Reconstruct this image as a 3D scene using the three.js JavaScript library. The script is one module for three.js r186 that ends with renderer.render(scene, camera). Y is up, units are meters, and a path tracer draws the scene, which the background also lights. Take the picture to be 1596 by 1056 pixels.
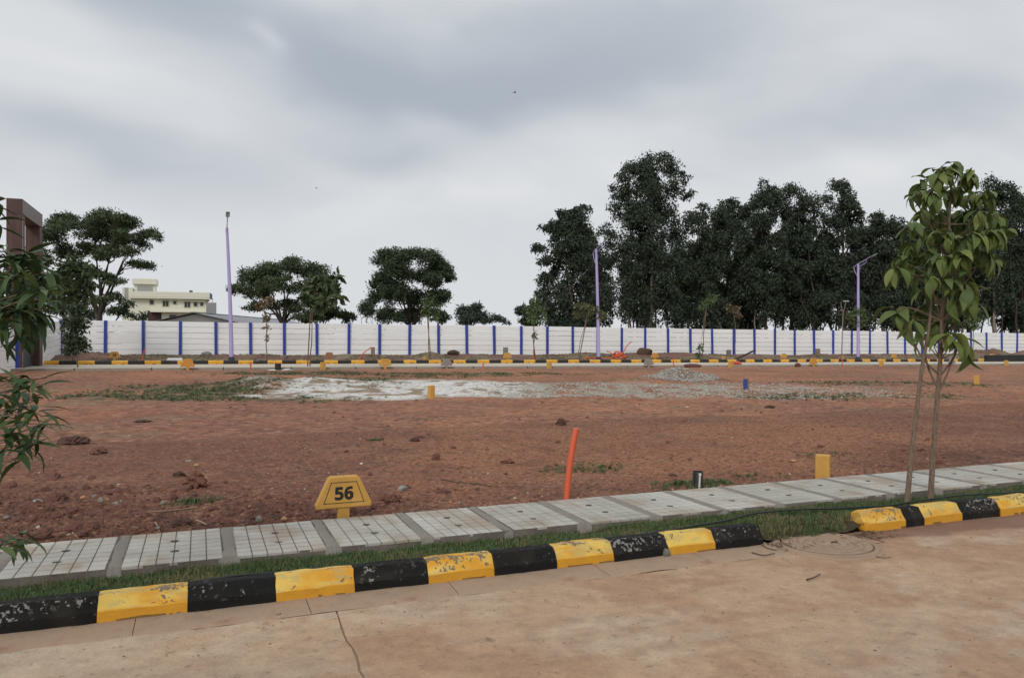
import * as THREE from 'three';
import { mergeGeometries, toCreasedNormals } from 'three/addons/utils/BufferGeometryUtils.js';
import { RoundedBoxGeometry } from 'three/addons/geometries/RoundedBoxGeometry.js';
import { FontLoader } from 'three/addons/loaders/FontLoader.js';
import { TextGeometry } from 'three/addons/geometries/TextGeometry.js';

// ---------------------------------------------------------------- camera, sky, sun, exposure
const EYE = 1.65, FOC = 1229;                       // eye height in metres, focal length in photo pixels (1596 wide)
const scene = new THREE.Scene();
const camera = new THREE.PerspectiveCamera(2 * Math.atan(528 / FOC) * 180 / Math.PI, 1596 / 1056, 0.05, 6000);
camera.position.set(0, EYE, 0); camera.lookAt(0, EYE, -10);
const renderer = new THREE.WebGLRenderer({ antialias: true });
renderer.toneMapping = THREE.LinearToneMapping;
renderer.toneMappingExposure = 0.95;
renderer.shadowMap.enabled = true;
const sun = new THREE.DirectionalLight(new THREE.Color(1, 0.965, 0.91), 1.4);
sun.position.set(-24, 54, 46); sun.target.position.set(0, 0, -20); scene.add(sun, sun.target);
sun.castShadow = true; sun.shadow.radius = 30; sun.shadow.mapSize.set(2048, 2048);
Object.assign(sun.shadow.camera, { left: -70, right: 70, top: 70, bottom: -70, near: 1, far: 220 });

// ---------------------------------------------------------------- random numbers and noise
function RNG(seed) { let a = seed >>> 0; return () => { a |= 0; a = a + 0x6D2B79F5 | 0; let t = Math.imul(a ^ a >>> 15, 1 | a); t = t + Math.imul(t ^ t >>> 7, 61 | t) ^ t; return ((t ^ t >>> 14) >>> 0) / 4294967296; }; }
const LAT = new Float32Array(65536); { const r = RNG(77); for (let i = 0; i < 65536; i++) LAT[i] = r(); }
function vn(x, y) {
  const xi = Math.floor(x), yi = Math.floor(y); let fx = x - xi, fy = y - yi;
  fx = fx * fx * (3 - 2 * fx); fy = fy * fy * (3 - 2 * fy);
  const x0 = xi & 255, x1 = (xi + 1) & 255, y0 = (yi & 255) << 8, y1 = ((yi + 1) & 255) << 8;
  const a = LAT[y0 + x0], b = LAT[y0 + x1], c = LAT[y1 + x0], d = LAT[y1 + x1];
  return a + (b - a) * fx + (c - a) * fy + (a - b - c + d) * fx * fy;
}
function fbm(x, y, o = 4) { let s = 0, a = 0.5, n = 0; for (let i = 0; i < o; i++) { s += a * vn(x, y); n += a; x = x * 2.03 + 17.3; y = y * 2.03 + 9.1; a *= 0.5; } return s / n; }
const clamp = (x, a = 0, b = 1) => Math.min(b, Math.max(a, x));
const sst = (a, b, x) => { const t = clamp((x - a) / (b - a)); return t * t * (3 - 2 * t); };
const lerp = (a, b, t) => a + (b - a) * t;
const mix3 = (A, B, t) => [A[0] + (B[0] - A[0]) * t, A[1] + (B[1] - A[1]) * t, A[2] + (B[2] - A[2]) * t];
const toS = (c) => { c = clamp(c); return 255 * (c <= 0.0031308 ? 12.92 * c : 1.055 * Math.pow(c, 1 / 2.4) - 0.055); };

// ---------------------------------------------------------------- the overcast sky
{
  const W = 1536, H = 768, data = new Float32Array(W * H * 4);
  // cloud masses by azimuth and elevation in degrees: [azimuth, elevation, width, height, depth]
  const R = 180 / Math.PI;
  const blob = (px, py, wx, wy, k) => [Math.atan((px - 798) / FOC) * R, Math.atan((528 - py) / FOC) * R, wx / FOC * R, wy / FOC * R, k];
  const blobs = [
    blob(690, 95, 290, 95, 0.5), blob(600, 145, 190, 50, 0.34), blob(840, 145, 130, 60, 0.34), blob(270, 50, 190, 65, 0.48), blob(520, 100, 120, 60, 0.2), blob(130, 20, 160, 40, 0.2),
    blob(170, 255, 210, 42, 0.26), blob(60, 225, 120, 40, 0.12), blob(565, 228, 120, 36, 0.36), blob(1130, 90, 260, 70, 0.22),
    blob(1300, 215, 260, 50, 0.2), blob(1530, 215, 160, 50, 0.16), blob(1000, 40, 240, 70, 0.26), blob(1450, 60, 250, 60, 0.10),
    blob(430, 78, 26, 22, -0.34), blob(390, 110, 40, 25, -0.14), blob(1250, 60, 130, 60, -0.10), blob(900, 210, 120, 30, -0.10), blob(600, 190, 130, 22, -0.12), blob(60, 140, 140, 40, -0.12),
  ];
  const sd = new THREE.Vector3(-24, 54, 66).normalize();
  for (let j = 0; j < H; j++) {
    const el = ((j + 0.5) / H - 0.5) * Math.PI, sy = Math.sin(el), cy = Math.cos(el);
    for (let i = 0; i < W; i++) {
      const ph = ((i + 0.5) / W - 0.5) * 2 * Math.PI, x = Math.cos(ph) * cy, z = Math.sin(ph) * cy, o = (j * W + i) * 4;
      let az = Math.atan2(x, -z) * R, e = el * R;
      const qx = x * 1.0 + z * 0.45, qy = sy * 1.5 + z * 0.35 + x * 0.1;
      const wx = (fbm(qx * 4 + 40, qy * 5 + 11, 4) - 0.5), wy = (fbm(qx * 4 + 90, qy * 5 + 71, 4) - 0.5);
      let d = (fbm(qx * 2.2 + 3 + wx * 0.7, qy * 3.2 + 20 + wy * 0.7, 5) - 0.5) * 0.42 * sst(0.02, 0.22, sy);
      const az2 = az + wx * 11, e2 = e + wy * 6;
      for (const b of blobs) { const p = (az2 - b[0]) / b[2], q = (e2 - b[1]) / b[3], s = p * p + q * q; if (s < 9) d += b[4] * Math.exp(-s * 1.1) * 1.12; }
      d += (fbm(qx * 11 + 7 + wx * 2, qy * 15 + 5 + wy * 2, 4) - 0.5) * 0.26 * sst(0.02, 0.2, sy);
      d = d > 0.35 ? 0.35 + (1 - Math.exp(-(d - 0.35) * 2.4)) * 0.36 : Math.max(d, -0.25);
      const glow = 0.16 * Math.pow(Math.max(0, x * sd.x + sy * sd.y + z * sd.z), 3);
      let r = 0.722 - 0.475 * d + glow, g = 0.744 - 0.424 * d + glow, bl = 0.772 - 0.36 * d + glow * 0.95;
      if (sy < 0) { const t = sst(0, -0.1, sy); r = lerp(r, 0.2, t); g = lerp(g, 0.16, t); bl = lerp(bl, 0.13, t); }
      data[o] = r; data[o + 1] = g; data[o + 2] = bl; data[o + 3] = 1;
    }
  }
  const t = new THREE.DataTexture(data, W, H, THREE.RGBAFormat, THREE.FloatType);
  t.mapping = THREE.EquirectangularReflectionMapping; t.colorSpace = THREE.LinearSRGBColorSpace; t.magFilter = t.minFilter = THREE.LinearFilter; t.needsUpdate = true;
  scene.background = t; scene.environment = t;
}

// ---------------------------------------------------------------- site frame: u runs along the kerb, v away from it (both metres on the ground)
const TH = 21.6 * Math.PI / 180, EX = Math.cos(TH), ED = Math.sin(TH);
const W3 = (u, v, y = 0) => new THREE.Vector3(u * EX - v * ED, y, -(u * ED + v * EX));
const onV = (px, v) => { const k = (px - 798) / FOC, D = v / (EX - k * ED), X = k * D; return { u: X * EX + D * ED, v, D, X }; };       // where a picture column meets a line v
const ground = (px, py, h) => { const D = (EYE - h) * FOC / (py - 528), X = (px - 798) / FOC * D; return { u: X * EX + D * ED, v: -X * ED + D * EX, D, X }; };
const V_KERB = 5.096, V_KERB_BACK = 5.25, V_PAVE0 = 5.722, V_PAVE1 = 6.637, H_PAVE = 0.16, H_GRASS = 0.1;
const V_FPAVE0 = 38.2, V_FPAVE1 = 39.2, V_FROAD0 = 40.2, V_FKERB = 45.66, V_WALL = 51.1;
const yfar = (u) => 0.29 - 0.0081 * clamp(u, -30, 90);
const ywall = (u) => 0.68 - 0.00675 * clamp(u, -30, 100);

// ---------------------------------------------------------------- builders
const taken = new Map();
function numbered(n) { const k = taken.get(n) ?? 0; taken.set(n, k + 1); return k ? `${n}_${String(k).padStart(3, '0')}` : n; }
function tag(o, label, category, group, kind) { o.userData = { label, category }; if (group) o.userData.group = group; if (kind) o.userData.kind = kind; return o; }
function sh(m) { m.castShadow = m.receiveShadow = true; return m; }
function mesh(name, geo, mat, parent) { const m = sh(new THREE.Mesh(geo, mat)); m.name = parent ? name : numbered(name); (parent ?? scene).add(m); return m; }
function thing(name, label, category, group, pos, turn = 0) {
  const g = new THREE.Group(); g.name = numbered(name); scene.add(g); tag(g, label, category, group);
  if (pos) g.position.copy(pos); g.rotation.y = turn; return g;
}
function structure(name, label, category) { const g = new THREE.Group(); g.name = numbered(name); g.rotation.y = TH; scene.add(g); return tag(g, label, category, null, 'structure'); }
const box = (w, h, d, x = 0, y = 0, z = 0) => new THREE.BoxGeometry(w, h, d).translate(x, y, z);
const rbox = (w, h, d, r, x = 0, y = 0, z = 0) => new RoundedBoxGeometry(w, h, d, 2, r).translate(x, y, z);
const merge = (a) => mergeGeometries(a.map((g) => { g = g.index ? g.toNonIndexed() : g; for (const k of Object.keys(g.attributes)) if (!['position', 'normal', 'uv'].includes(k)) g.deleteAttribute(k); if (!g.attributes.uv) g.setAttribute('uv', new THREE.BufferAttribute(new Float32Array(g.attributes.position.count * 2), 2)); return g; }));
function tex(w, h, fn, srgb = true, repeat = true) {
  const d = new Uint8Array(w * h * 4);
  for (let j = 0; j < h; j++) for (let i = 0; i < w; i++) { const c = fn(i, j, w, h), o = (j * w + i) * 4; if (srgb) { d[o] = toS(c[0]); d[o + 1] = toS(c[1]); d[o + 2] = toS(c[2]); } else d[o] = d[o + 1] = d[o + 2] = 255 * clamp(c); d[o + 3] = 255; }
  const t = new THREE.DataTexture(d, w, h); t.colorSpace = srgb ? THREE.SRGBColorSpace : THREE.NoColorSpace; t.magFilter = THREE.LinearFilter; t.minFilter = THREE.LinearMipmapLinearFilter; t.generateMipmaps = true; t.anisotropy = 8;
  t.wrapS = t.wrapT = repeat ? THREE.RepeatWrapping : THREE.ClampToEdgeWrapping; t.needsUpdate = true; return t;
}
const lin = (r, g, b) => new THREE.Color().setRGB(r, g, b);
const mat = (r, g, b, rough = 0.85, o = {}) => new THREE.MeshStandardMaterial({ color: lin(r, g, b), roughness: rough, ...o });
// a tapered tube through points
function tube(pts, radii, sides = 7) {
  const P = [], N = [], U = [], I = []; let prev = new THREE.Vector3(1, 0, 0.3).normalize(); let len = 0;
  pts.forEach((p, i) => {
    const t = new THREE.Vector3().subVectors(pts[Math.min(i + 1, pts.length - 1)], pts[Math.max(i - 1, 0)]).normalize();
    const a = prev.clone().addScaledVector(t, -prev.dot(t)).normalize(), b = new THREE.Vector3().crossVectors(t, a); prev = a;
    const r = Array.isArray(radii) ? (radii.length === pts.length ? radii[i] : lerp(radii[0], radii[1], i / (pts.length - 1))) : radii;
    if (i) len += p.distanceTo(pts[i - 1]);
    for (let k = 0; k <= sides; k++) { const g = k / sides * 2 * Math.PI, n = a.clone().multiplyScalar(Math.cos(g)).addScaledVector(b, Math.sin(g)); P.push(p.x + n.x * r, p.y + n.y * r, p.z + n.z * r); N.push(n.x, n.y, n.z); U.push(k / sides, len); }
  });
  for (let i = 0; i < pts.length - 1; i++) for (let k = 0; k < sides; k++) { const a = i * (sides + 1) + k, b = a + sides + 1; I.push(a, a + 1, b, a + 1, b + 1, b); }
  for (const e of [0, pts.length - 1]) { const c = P.length / 3, p = pts[e], o = e * (sides + 1), s = e ? 1 : -1; P.push(p.x, p.y, p.z); N.push(0, s, 0); U.push(0, 0); for (let k = 0; k < sides; k++) e ? I.push(c, o + k, o + k + 1) : I.push(c, o + k + 1, o + k); }
  const g = new THREE.BufferGeometry(); g.setAttribute('position', new THREE.Float32BufferAttribute(P, 3)); g.setAttribute('normal', new THREE.Float32BufferAttribute(N, 3)); g.setAttribute('uv', new THREE.Float32BufferAttribute(U, 2)); g.setIndex(I); return g;
}
const V = (x, y, z) => new THREE.Vector3(x, y, z);
function wobble(a, b, n, amp, r) { const out = []; for (let i = 0; i <= n; i++) { const t = i / n, p = a.clone().lerp(b, t), w = Math.sin(t * Math.PI) * amp; p.x += (r() - 0.5) * w; p.z += (r() - 0.5) * w; p.y += (r() - 0.5) * w * 0.6; out.push(p); } return out; }
// a sheet in site coordinates (local x = u, z = -v) with a height function and uv in metres or 0..1 over the sheet
function sheet(us, vs, hf, uvf = (u, v) => [u, v]) {
  const P = [], U = [], I = [], n = us.length;
  for (const v of vs) for (const u of us) { P.push(u, hf(u, v), -v); U.push(...uvf(u, v)); }
  for (let j = 0; j < vs.length - 1; j++) for (let i = 0; i < n - 1; i++) { const a = j * n + i; I.push(a, a + 1, a + n, a + 1, a + n + 1, a + n); }
  const g = new THREE.BufferGeometry(); g.setAttribute('position', new THREE.Float32BufferAttribute(P, 3)); g.setAttribute('uv', new THREE.Float32BufferAttribute(U, 2)); g.setIndex(I); g.computeVertexNormals(); return g;
}
const span = (a, b, step) => { const n = Math.max(1, Math.round((b - a) / step)); return Array.from({ length: n + 1 }, (_, i) => a + (b - a) * i / n); };
const spanGrow = (a, b, s0, s1) => { const o = [a]; while (o.at(-1) < b - 1e-6) { const t = (o.at(-1) - a) / (b - a); o.push(Math.min(b, o.at(-1) + lerp(s0, s1, t))); } return o; };
// a crumbly clod of earth
function clodGeo(seed, detail = 7) {
  const g = new THREE.IcosahedronGeometry(1, detail), p = g.attributes.position, o = seed * 3.7;
  for (let i = 0; i < p.count; i++) {
    const x = p.getX(i), y = p.getY(i), z = p.getZ(i), a = fbm(x * 1.5 + o + z, y * 1.5 + z * 1.1 + o, 3) - 0.5, b = fbm(x * 5 + o + z * 3.1, y * 5 + z * 4 + o, 4) - 0.5, c = fbm(z * 4 + o, x * 4.5 + y * 2 + o, 3) - 0.5, k = 1 + a * 0.9 + b * 0.75 + c * 0.4;
    p.setXYZ(i, x * k * (1.05 - 0.2 * y), y * k, z * k * (1.05 - 0.2 * y));
  }
  return toCreasedNormals(g, 0.3);
}
// a lumpy stone
function lump(seed, rough = 0.25, detail = 2, flat = 0.75) {
  const g = new THREE.IcosahedronGeometry(1, detail), p = g.attributes.position, r = RNG(seed), ox = r() * 50, oy = r() * 50;
  const cuts = Array.from({ length: 5 }, () => V(r() - 0.5, r() - 0.5, r() - 0.5).normalize());
  for (let i = 0; i < p.count; i++) {
    const a = V(p.getX(i), p.getY(i), p.getZ(i)); let k = 1 + (fbm(a.x * 1.6 + ox, a.y * 1.6 + a.z * 1.3 + oy, 4) - 0.5) * 2 * rough;
    a.multiplyScalar(k); for (const c of cuts) { const d = a.dot(c); if (d > 0.72) a.addScaledVector(c, (0.72 - d) * 0.8); }
    p.setXYZ(i, a.x, a.y * flat, a.z);
  }
  return toCreasedNormals(g, 0.6);
}

// ---------------------------------------------------------------- shared textures and materials
const grainBump = tex(1024, 1024, (i, j) => { const x = i / 4, y = j / 4; const w = 256; return 0.55 * vnT(x, y, w) + 0.3 * vnT(x / 4, y / 4, w / 4) + 0.15 * LAT[(j & 255) * 256 + (i & 255)]; }, false);
function vnT(x, y, w) { const xi = Math.floor(x), yi = Math.floor(y), fx = x - xi, fy = y - yi, m = (n) => ((n % w) + w) % w, L = (a, b) => LAT[(m(b) & 255) * 256 + (m(a) & 255)]; const a = L(xi, yi), b = L(xi + 1, yi), c = L(xi, yi + 1), d = L(xi + 1, yi + 1); return a + (b - a) * fx + (c - a) * fy + (a - b - c + d) * fx * fy; }
const rep = (t, a, b = a) => { const c = t.clone(); c.repeat.set(a, b); c.needsUpdate = true; return c; };

const concreteTex = (base, seed, spread = 0.12, dirt = [0.3, 0.2, 0.13], dirtK = 0.35, m = 4, n = 512) => tex(n, n, (i, j) => {
  const x = i / n, y = j / n, bl = (f) => { // seamless noise by blending
    const a = fbm(x * f + seed, y * f + seed, 5), b = fbm((x - 1) * f + seed, y * f + seed, 5), c = fbm(x * f + seed, (y - 1) * f + seed, 5), d = fbm((x - 1) * f + seed, (y - 1) * f + seed, 5);
    return lerp(lerp(a, b, x), lerp(c, d, x), y); };
  const k = 1 + (bl(8) - 0.5) * spread * 3 + (LAT[(i * 7 + j * 131) & 65535] - 0.5) * spread;
  const t = sst(0.5, 0.72, bl(4 * m)) * dirtK;
  return mix3([base[0] * k, base[1] * k, base[2] * k], dirt, t);
});
const paveTex = concreteTex([0.44, 0.43, 0.395], 3, 0.22, [0.31, 0.235, 0.165], 0.75, 1.5);
const slabMat = new THREE.MeshStandardMaterial({ map: rep(paveTex, 0.33), roughness: 0.9, bumpMap: rep(grainBump, 3), bumpScale: 0.002 });
const slabMat2 = new THREE.MeshStandardMaterial({ map: rep(paveTex, 0.6), color: lin(0.92, 0.91, 0.88), roughness: 0.9, bumpMap: rep(grainBump, 3), bumpScale: 0.002 });
const slabMat3 = new THREE.MeshStandardMaterial({ map: rep(paveTex, 0.6), color: lin(1.0, 0.985, 0.96), roughness: 0.9, bumpMap: rep(grainBump, 3), bumpScale: 0.002 });
const mortarTex = concreteTex([0.25, 0.23, 0.2], 31, 0.2, [0.2, 0.14, 0.1], 0.5, 2);
const mortarMat = new THREE.MeshStandardMaterial({ map: rep(mortarTex, 0.8), roughness: 0.95, bumpMap: rep(grainBump, 2), bumpScale: 0.006 });

// ---------------------------------------------------------------- base ground far and wide
{
  const g = new THREE.CircleGeometry(4500, 48).rotateX(-Math.PI / 2);
  tag(mesh('ground', g, mat(0.16, 0.12, 0.07, 1)), 'wide flat brown earth reaching away to the horizon', 'ground', null, 'structure').position.y = -0.6;
  const field = structure('field', 'rough earth behind the white boundary wall under the trees', 'ground');
  mesh('field_earth', sheet(span(-90, 170, 10), spanGrow(V_WALL + 0.12, 330, 1.5, 40), (u, v) => ywall(u) - 0.02 + (fbm(u * 0.2, v * 0.2, 3) - 0.5) * 0.2), mat(0.14, 0.11, 0.06, 1), field);
}

// ---------------------------------------------------------------- near road of tan concrete
const roadTex = tex(2048, 1024, (i, j, w, h) => {
  const u = -7 + 22 * i / w, v = -3 + 8.2 * j / h;                    // 22 x 8.2 metres
  const n1 = fbm(u * 0.55 + 5, v * 0.8 + 3, 5), n2 = fbm(u * 1.9 + 50, v * 2.6 + 13, 5), n3 = fbm(u * 14, v * 14, 3), sp = LAT[(i * 13 + j * 251) & 65535];
  let c = mix3([0.395, 0.29, 0.2], [0.435, 0.29, 0.185], sst(0.35, 0.65, n1));
  c = mix3(c, [0.33, 0.185, 0.105], sst(0.48, 0.7, n2) * 0.6);          // red mud film
  c = mix3(c, [0.50, 0.42, 0.32], sst(0.54, 0.74, fbm(u * 0.9 + 80, v * 1.3 + 31, 5) * 0.75 + fbm(u * 7 + 8, v * 9 + 3, 4) * 0.25) * 0.5); // paler bare cement
  const st = fbm(u * 0.35 + v * 0.1 + 9, v * 6 + u * 0.5, 4); c = mix3(c, [0.34, 0.21, 0.125], sst(0.55, 0.8, st) * 0.35);
  const k = 0.76 + n3 * 0.36 + (sp - 0.5) * 0.2; c = [c[0] * k, c[1] * k, c[2] * k];
  if (fbm(u * 30 + 3, v * 30 + 8, 2) > 0.83) c = mix3(c, [0.16, 0.1, 0.07], 0.5);
  // mud drifted in front of the broken kerb
  const mud = sst(0.62, 0.42, Math.hypot((u - 6.4) / 2.9, (v - 5.08) / 0.62) + (fbm(u * 3, v * 5, 4) - 0.5) * 0.45); c = mix3(c, [0.17, 0.085, 0.055], mud * 0.8);
  const mud2 = sst(0.6, 0.1, Math.hypot((u - 4.6) / 0.9, (v - 4.95) / 0.5) + (fbm(u * 4 + 9, v * 4, 4) - 0.5) * 0.8); c = mix3(c, [0.24, 0.13, 0.08], mud2 * 0.5);
  return c;
});
roadTex.wrapS = roadTex.wrapT = THREE.MirroredRepeatWrapping;
const roadUV = (u, v) => [(u + 7) / 22, (v + 3) / 8.2];
const roadMat = new THREE.MeshStandardMaterial({ map: roadTex, roughness: 0.88, bumpMap: rep(grainBump, 14, 5.5), bumpScale: 0.004 });
{
  const road = structure('road', 'tan concrete road of cast slabs with red dust along the kerb', 'road');
  mesh('road_bed', sheet([-40, 60], [-6, V_KERB + 0.1], () => -0.006), mat(0.30, 0.2, 0.13, 1), road);
  const cuts = [-40, -16, -8.5, 0.75, 21, 60], v1 = V_KERB - 0.27;
  const jag = (u, s) => (fbm(u * 9 + s, s * 3, 3) - 0.5);
  for (let i = 0; i < cuts.length - 1; i++) {
    const a = cuts[i], b = cuts[i + 1];
    const g = sheet(span(0, 1, Math.min(0.05, 0.2 / (b - a))), span(-6, v1, 0.1), (t, v) => (fbm((a + t * (b - a)) * 0.8, v * 0.8, 3) - 0.5) * 0.006 + 0.001);
    const p = g.attributes.position, uv = g.attributes.uv;
    for (let k = 0; k < p.count; k++) {
      const t = p.getX(k), v = -p.getZ(k), ea = a + 0.003 + 0.09 * jag(v * 0.5, i) + 0.03 * Math.abs(jag(v * 3, i)), eb = b - 0.003 + 0.09 * jag(v * 0.5, i + 1) - 0.02 * Math.abs(jag(v * 3, i + 31)), u = lerp(ea, eb, t);
      const vv = v > v1 - 0.01 ? v + 0.05 : v; p.setX(k, u); p.setZ(k, -vv); uv.setXY(k, ...roadUV(u, vv));
    }
    g.computeVertexNormals(); mesh('road_slab', g, roadMat, road);
  }
  // cast gutter strip along the kerb
  const gt = concreteTex([0.40, 0.285, 0.195], 61, 0.3, [0.27, 0.13, 0.08], 0.8, 2, 512);
  const gm = new THREE.MeshStandardMaterial({ map: rep(gt, 0.9), roughness: 0.92, bumpMap: rep(grainBump, 2), bumpScale: 0.006 });
  const gcuts = [-40, -12, -6, -3.5, -1.6, -0.35, 0.62, 1.55, 2.65, 3.5, 4.22];
  for (let i = 0; i < gcuts.length - 1; i++) mesh('gutter_slab', sheet(span(gcuts[i] + 0.002, gcuts[i + 1] - 0.002, 0.08), [0, 0.03, 0.08, 0.14, 0.2, 0.33].map((x) => v1 + x), (u, v) => 0.010 + (fbm(u * 6, v * 6, 3) - 0.5) * 0.012 + (v - v1) * 0.03 - (v < v1 + 0.01 ? 0.018 * fbm(u * 3, 4, 3) : 0)), gm, road);
  mesh('gutter_slab', sheet(span(4.22, 5.15, 0.08), span(v1, V_KERB + 0.06, 0.04), (u, v) => 0.006 + (fbm(u * 6, v * 6, 3) - 0.5) * 0.01, roadUV), roadMat, road);
  mesh('gutter_slab', sheet(span(5.16, 60, 0.2), span(v1 - 0.1, V_KERB + 0.06, 0.06), (u, v) => -0.004 + sst(v1 - 0.1, v1 + 0.02, v) * 0.014 + (fbm(u * 6, v * 6, 3) - 0.5) * 0.014, roadUV), roadMat, road);
}

// ---------------------------------------------------------------- kerb painted in yellow and black
// texture: x along the kerb, y round the profile (0 foot .. 0.08 edge .. 0.18 top edge .. 0.28 back), one metre by 0.32
const kerbTex = (yellow) => tex(2048, 320, (i, j, w, h) => {
  const x = i / w * 4, s = j / h * 0.32, n = fbm(x * 9 + 4, s * 16, 5), f = fbm(x * 34 + 60, s * 34 + 2, 4), sp = LAT[(i * 17 + j * 211) & 65535];
  if (yellow) {
    let c = mix3([0.72, 0.36, 0.022], [0.66, 0.30, 0.014], fbm(x * 5, s * 5, 3)); const k = 0.93 + 0.12 * f; c = [c[0] * k, c[1] * k, c[2] * k];
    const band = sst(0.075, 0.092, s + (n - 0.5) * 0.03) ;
    c = mix3(c, [0.76, 0.54, 0.12], band * sst(0.3, 0.6, fbm(x * 4 + 20, s * 11 + 5, 5)) * 0.85);          // paler yellow in patches, only on the faces above the front edge
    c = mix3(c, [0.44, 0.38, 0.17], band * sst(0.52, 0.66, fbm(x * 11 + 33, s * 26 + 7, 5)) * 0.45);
    if (s > 0.085 && fbm(x * 70 + 60, s * 70 + 2, 3) * 0.45 + f * 0.25 + fbm(x * 6 + 71, s * 10, 3) * 0.5 > 0.80 - 0.115 * sst(0.135, 0.178, s)) c = mix3([0.11, 0.08, 0.045], [0.27, 0.21, 0.12], sp);   // chips down to cement
    if (s < 0.02 + 0.012 * n && fbm(x * 12 + 7, 2, 3) > 0.5) c = mix3(c, [0.1, 0.055, 0.03], 0.75);          // splashed mud at the foot
    return c;
  }
  let c = mix3([0.010, 0.010, 0.011], [0.021, 0.020, 0.019], n); c = mix3(c, [0.045, 0.038, 0.03], sst(0.5, 0.75, fbm(x * 7 + 9, s * 9 + 2, 4)) * 0.45);
  if (s > 0.08 && s < 0.2 && fbm(x * 60 + 60, s * 60 + 2, 3) * 0.65 + f * 0.2 + fbm(x * 3 + 11, s * 9 + 44, 3) * 0.5 > 0.93 - 0.055 * sst(0.12, 0.165, s)) c = mix3([0.14, 0.13, 0.125], [0.42, 0.4, 0.38], sp);
  else if (s > 0.06 && f > 0.7) c = mix3(c, [0.12, 0.11, 0.1], 0.5);
  return c;
});
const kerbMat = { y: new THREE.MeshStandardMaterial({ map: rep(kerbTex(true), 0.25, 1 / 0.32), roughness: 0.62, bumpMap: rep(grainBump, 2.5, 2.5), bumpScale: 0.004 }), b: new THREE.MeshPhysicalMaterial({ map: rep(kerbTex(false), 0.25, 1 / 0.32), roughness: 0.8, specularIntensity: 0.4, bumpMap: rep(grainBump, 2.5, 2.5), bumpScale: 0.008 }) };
function kerbBlock(u0, u1, v0, y0, hK = 0.16, step = 0.05, seed = 0, cy = 0.083) {
  const prof = [[0, -0.06, -0.06], [0, 0.0, 0], [0, cy * 0.5, 0.04], [-0.001, cy - 0.005, 0.078], [0.003, cy, 0.084], [0.03, cy + (hK - cy) * 0.45, 0.125], [0.056, hK - 0.005, 0.168], [0.064, hK, 0.178], [0.15, hK, 0.27], [0.156, hK - 0.006, 0.28], [0.156, -0.06, 0.32]];
  const us = span(u0, u1, step), n = prof.length, P = [], U = [], I = [];
  us.forEach((u, i) => { const ed = Math.min(i, us.length - 1 - i) === 0 ? 1 : 0; for (const [dv, dy, s] of prof) { const q = (fbm(u * 16 + seed, s * 22 + seed, 3) - 0.5); const rd = ed * (dy > 0.05 ? 0.006 : 0.002); const w = (fbm(u * 1.3 + seed, 2, 2) - 0.5) * 0.02; P.push(u + ((fbm(s * 40, seed, 3) - 0.5) * 0.012) * ed, y0 + dy + (dy > 0.01 ? q * 0.012 : 0) - rd, -(v0 + dv + q * 0.012 + w + rd)); U.push(u, s); } });
  for (let i = 0; i < us.length - 1; i++) for (let k = 0; k < n - 1; k++) { const a = i * n + k, b = a + n; I.push(a, b, a + 1, b, b + 1, a + 1); }
  for (const e of [0, us.length - 1]) { const o = e * n, c = P.length / 3; P.push(us[e] + (e ? 0.002 : -0.002), y0 + 0.05, -(v0 + 0.08)); U.push(us[e], 0.05); for (let k = 0; k < n - 1; k++) e ? I.push(c, o + k + 1, o + k) : I.push(c, o + k, o + k + 1); }
  const g = new THREE.BufferGeometry(); g.setAttribute('position', new THREE.Float32BufferAttribute(P, 3)); g.setAttribute('uv', new THREE.Float32BufferAttribute(U, 2)); g.setIndex(I);
  return toCreasedNormals(g.toNonIndexed(), 0.36);
}
{
  const k1 = structure('kerb', 'kerb of alternating yellow and black blocks between tan road and grass strip', 'kerb');
  const edges = [150, 292, 430, 553, 668, 771, 869, 958, 1043, 1116, 1190].map((p) => onV(p, V_KERB).u);
  let blocks = []; for (let i = 0; i < edges.length - 1; i++) blocks.push([edges[i], edges[i + 1], i % 2 ? 'b' : 'y']);
  for (let i = 0, e = edges[0]; i < 8; i++) { blocks.push([e - 0.51, e, i % 2 ? 'y' : 'b']); e -= 0.51; }
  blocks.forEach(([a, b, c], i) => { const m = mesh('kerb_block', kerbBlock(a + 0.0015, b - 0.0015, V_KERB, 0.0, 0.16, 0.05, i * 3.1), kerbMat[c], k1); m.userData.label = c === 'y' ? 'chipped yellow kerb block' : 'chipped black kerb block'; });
  const k2 = structure('kerb', 'shorter kerb run of yellow and black blocks beyond the round manhole cover', 'kerb');
  const e2 = [1351, 1415.6, 1445, 1505, 1564].map((p) => onV(p, V_KERB).u); while (e2.length < 26) e2.push(e2.at(-1) + 0.5);
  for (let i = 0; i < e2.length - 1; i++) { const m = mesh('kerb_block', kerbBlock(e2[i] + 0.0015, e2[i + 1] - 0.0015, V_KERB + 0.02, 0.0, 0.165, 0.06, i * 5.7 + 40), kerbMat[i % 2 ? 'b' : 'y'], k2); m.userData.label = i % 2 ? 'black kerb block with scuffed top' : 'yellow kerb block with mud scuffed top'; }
  // broken cement lump where a block end has chipped away
  const p = onV(1050, V_KERB - 0.01); const l = mesh('mortar_lump', lump(5, 0.2, 2, 0.9).scale(0.03, 0.05, 0.035), mortarMat, k1); l.position.set(p.u - 0.06, 0.035, -(V_KERB - 0.005));
}

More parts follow.
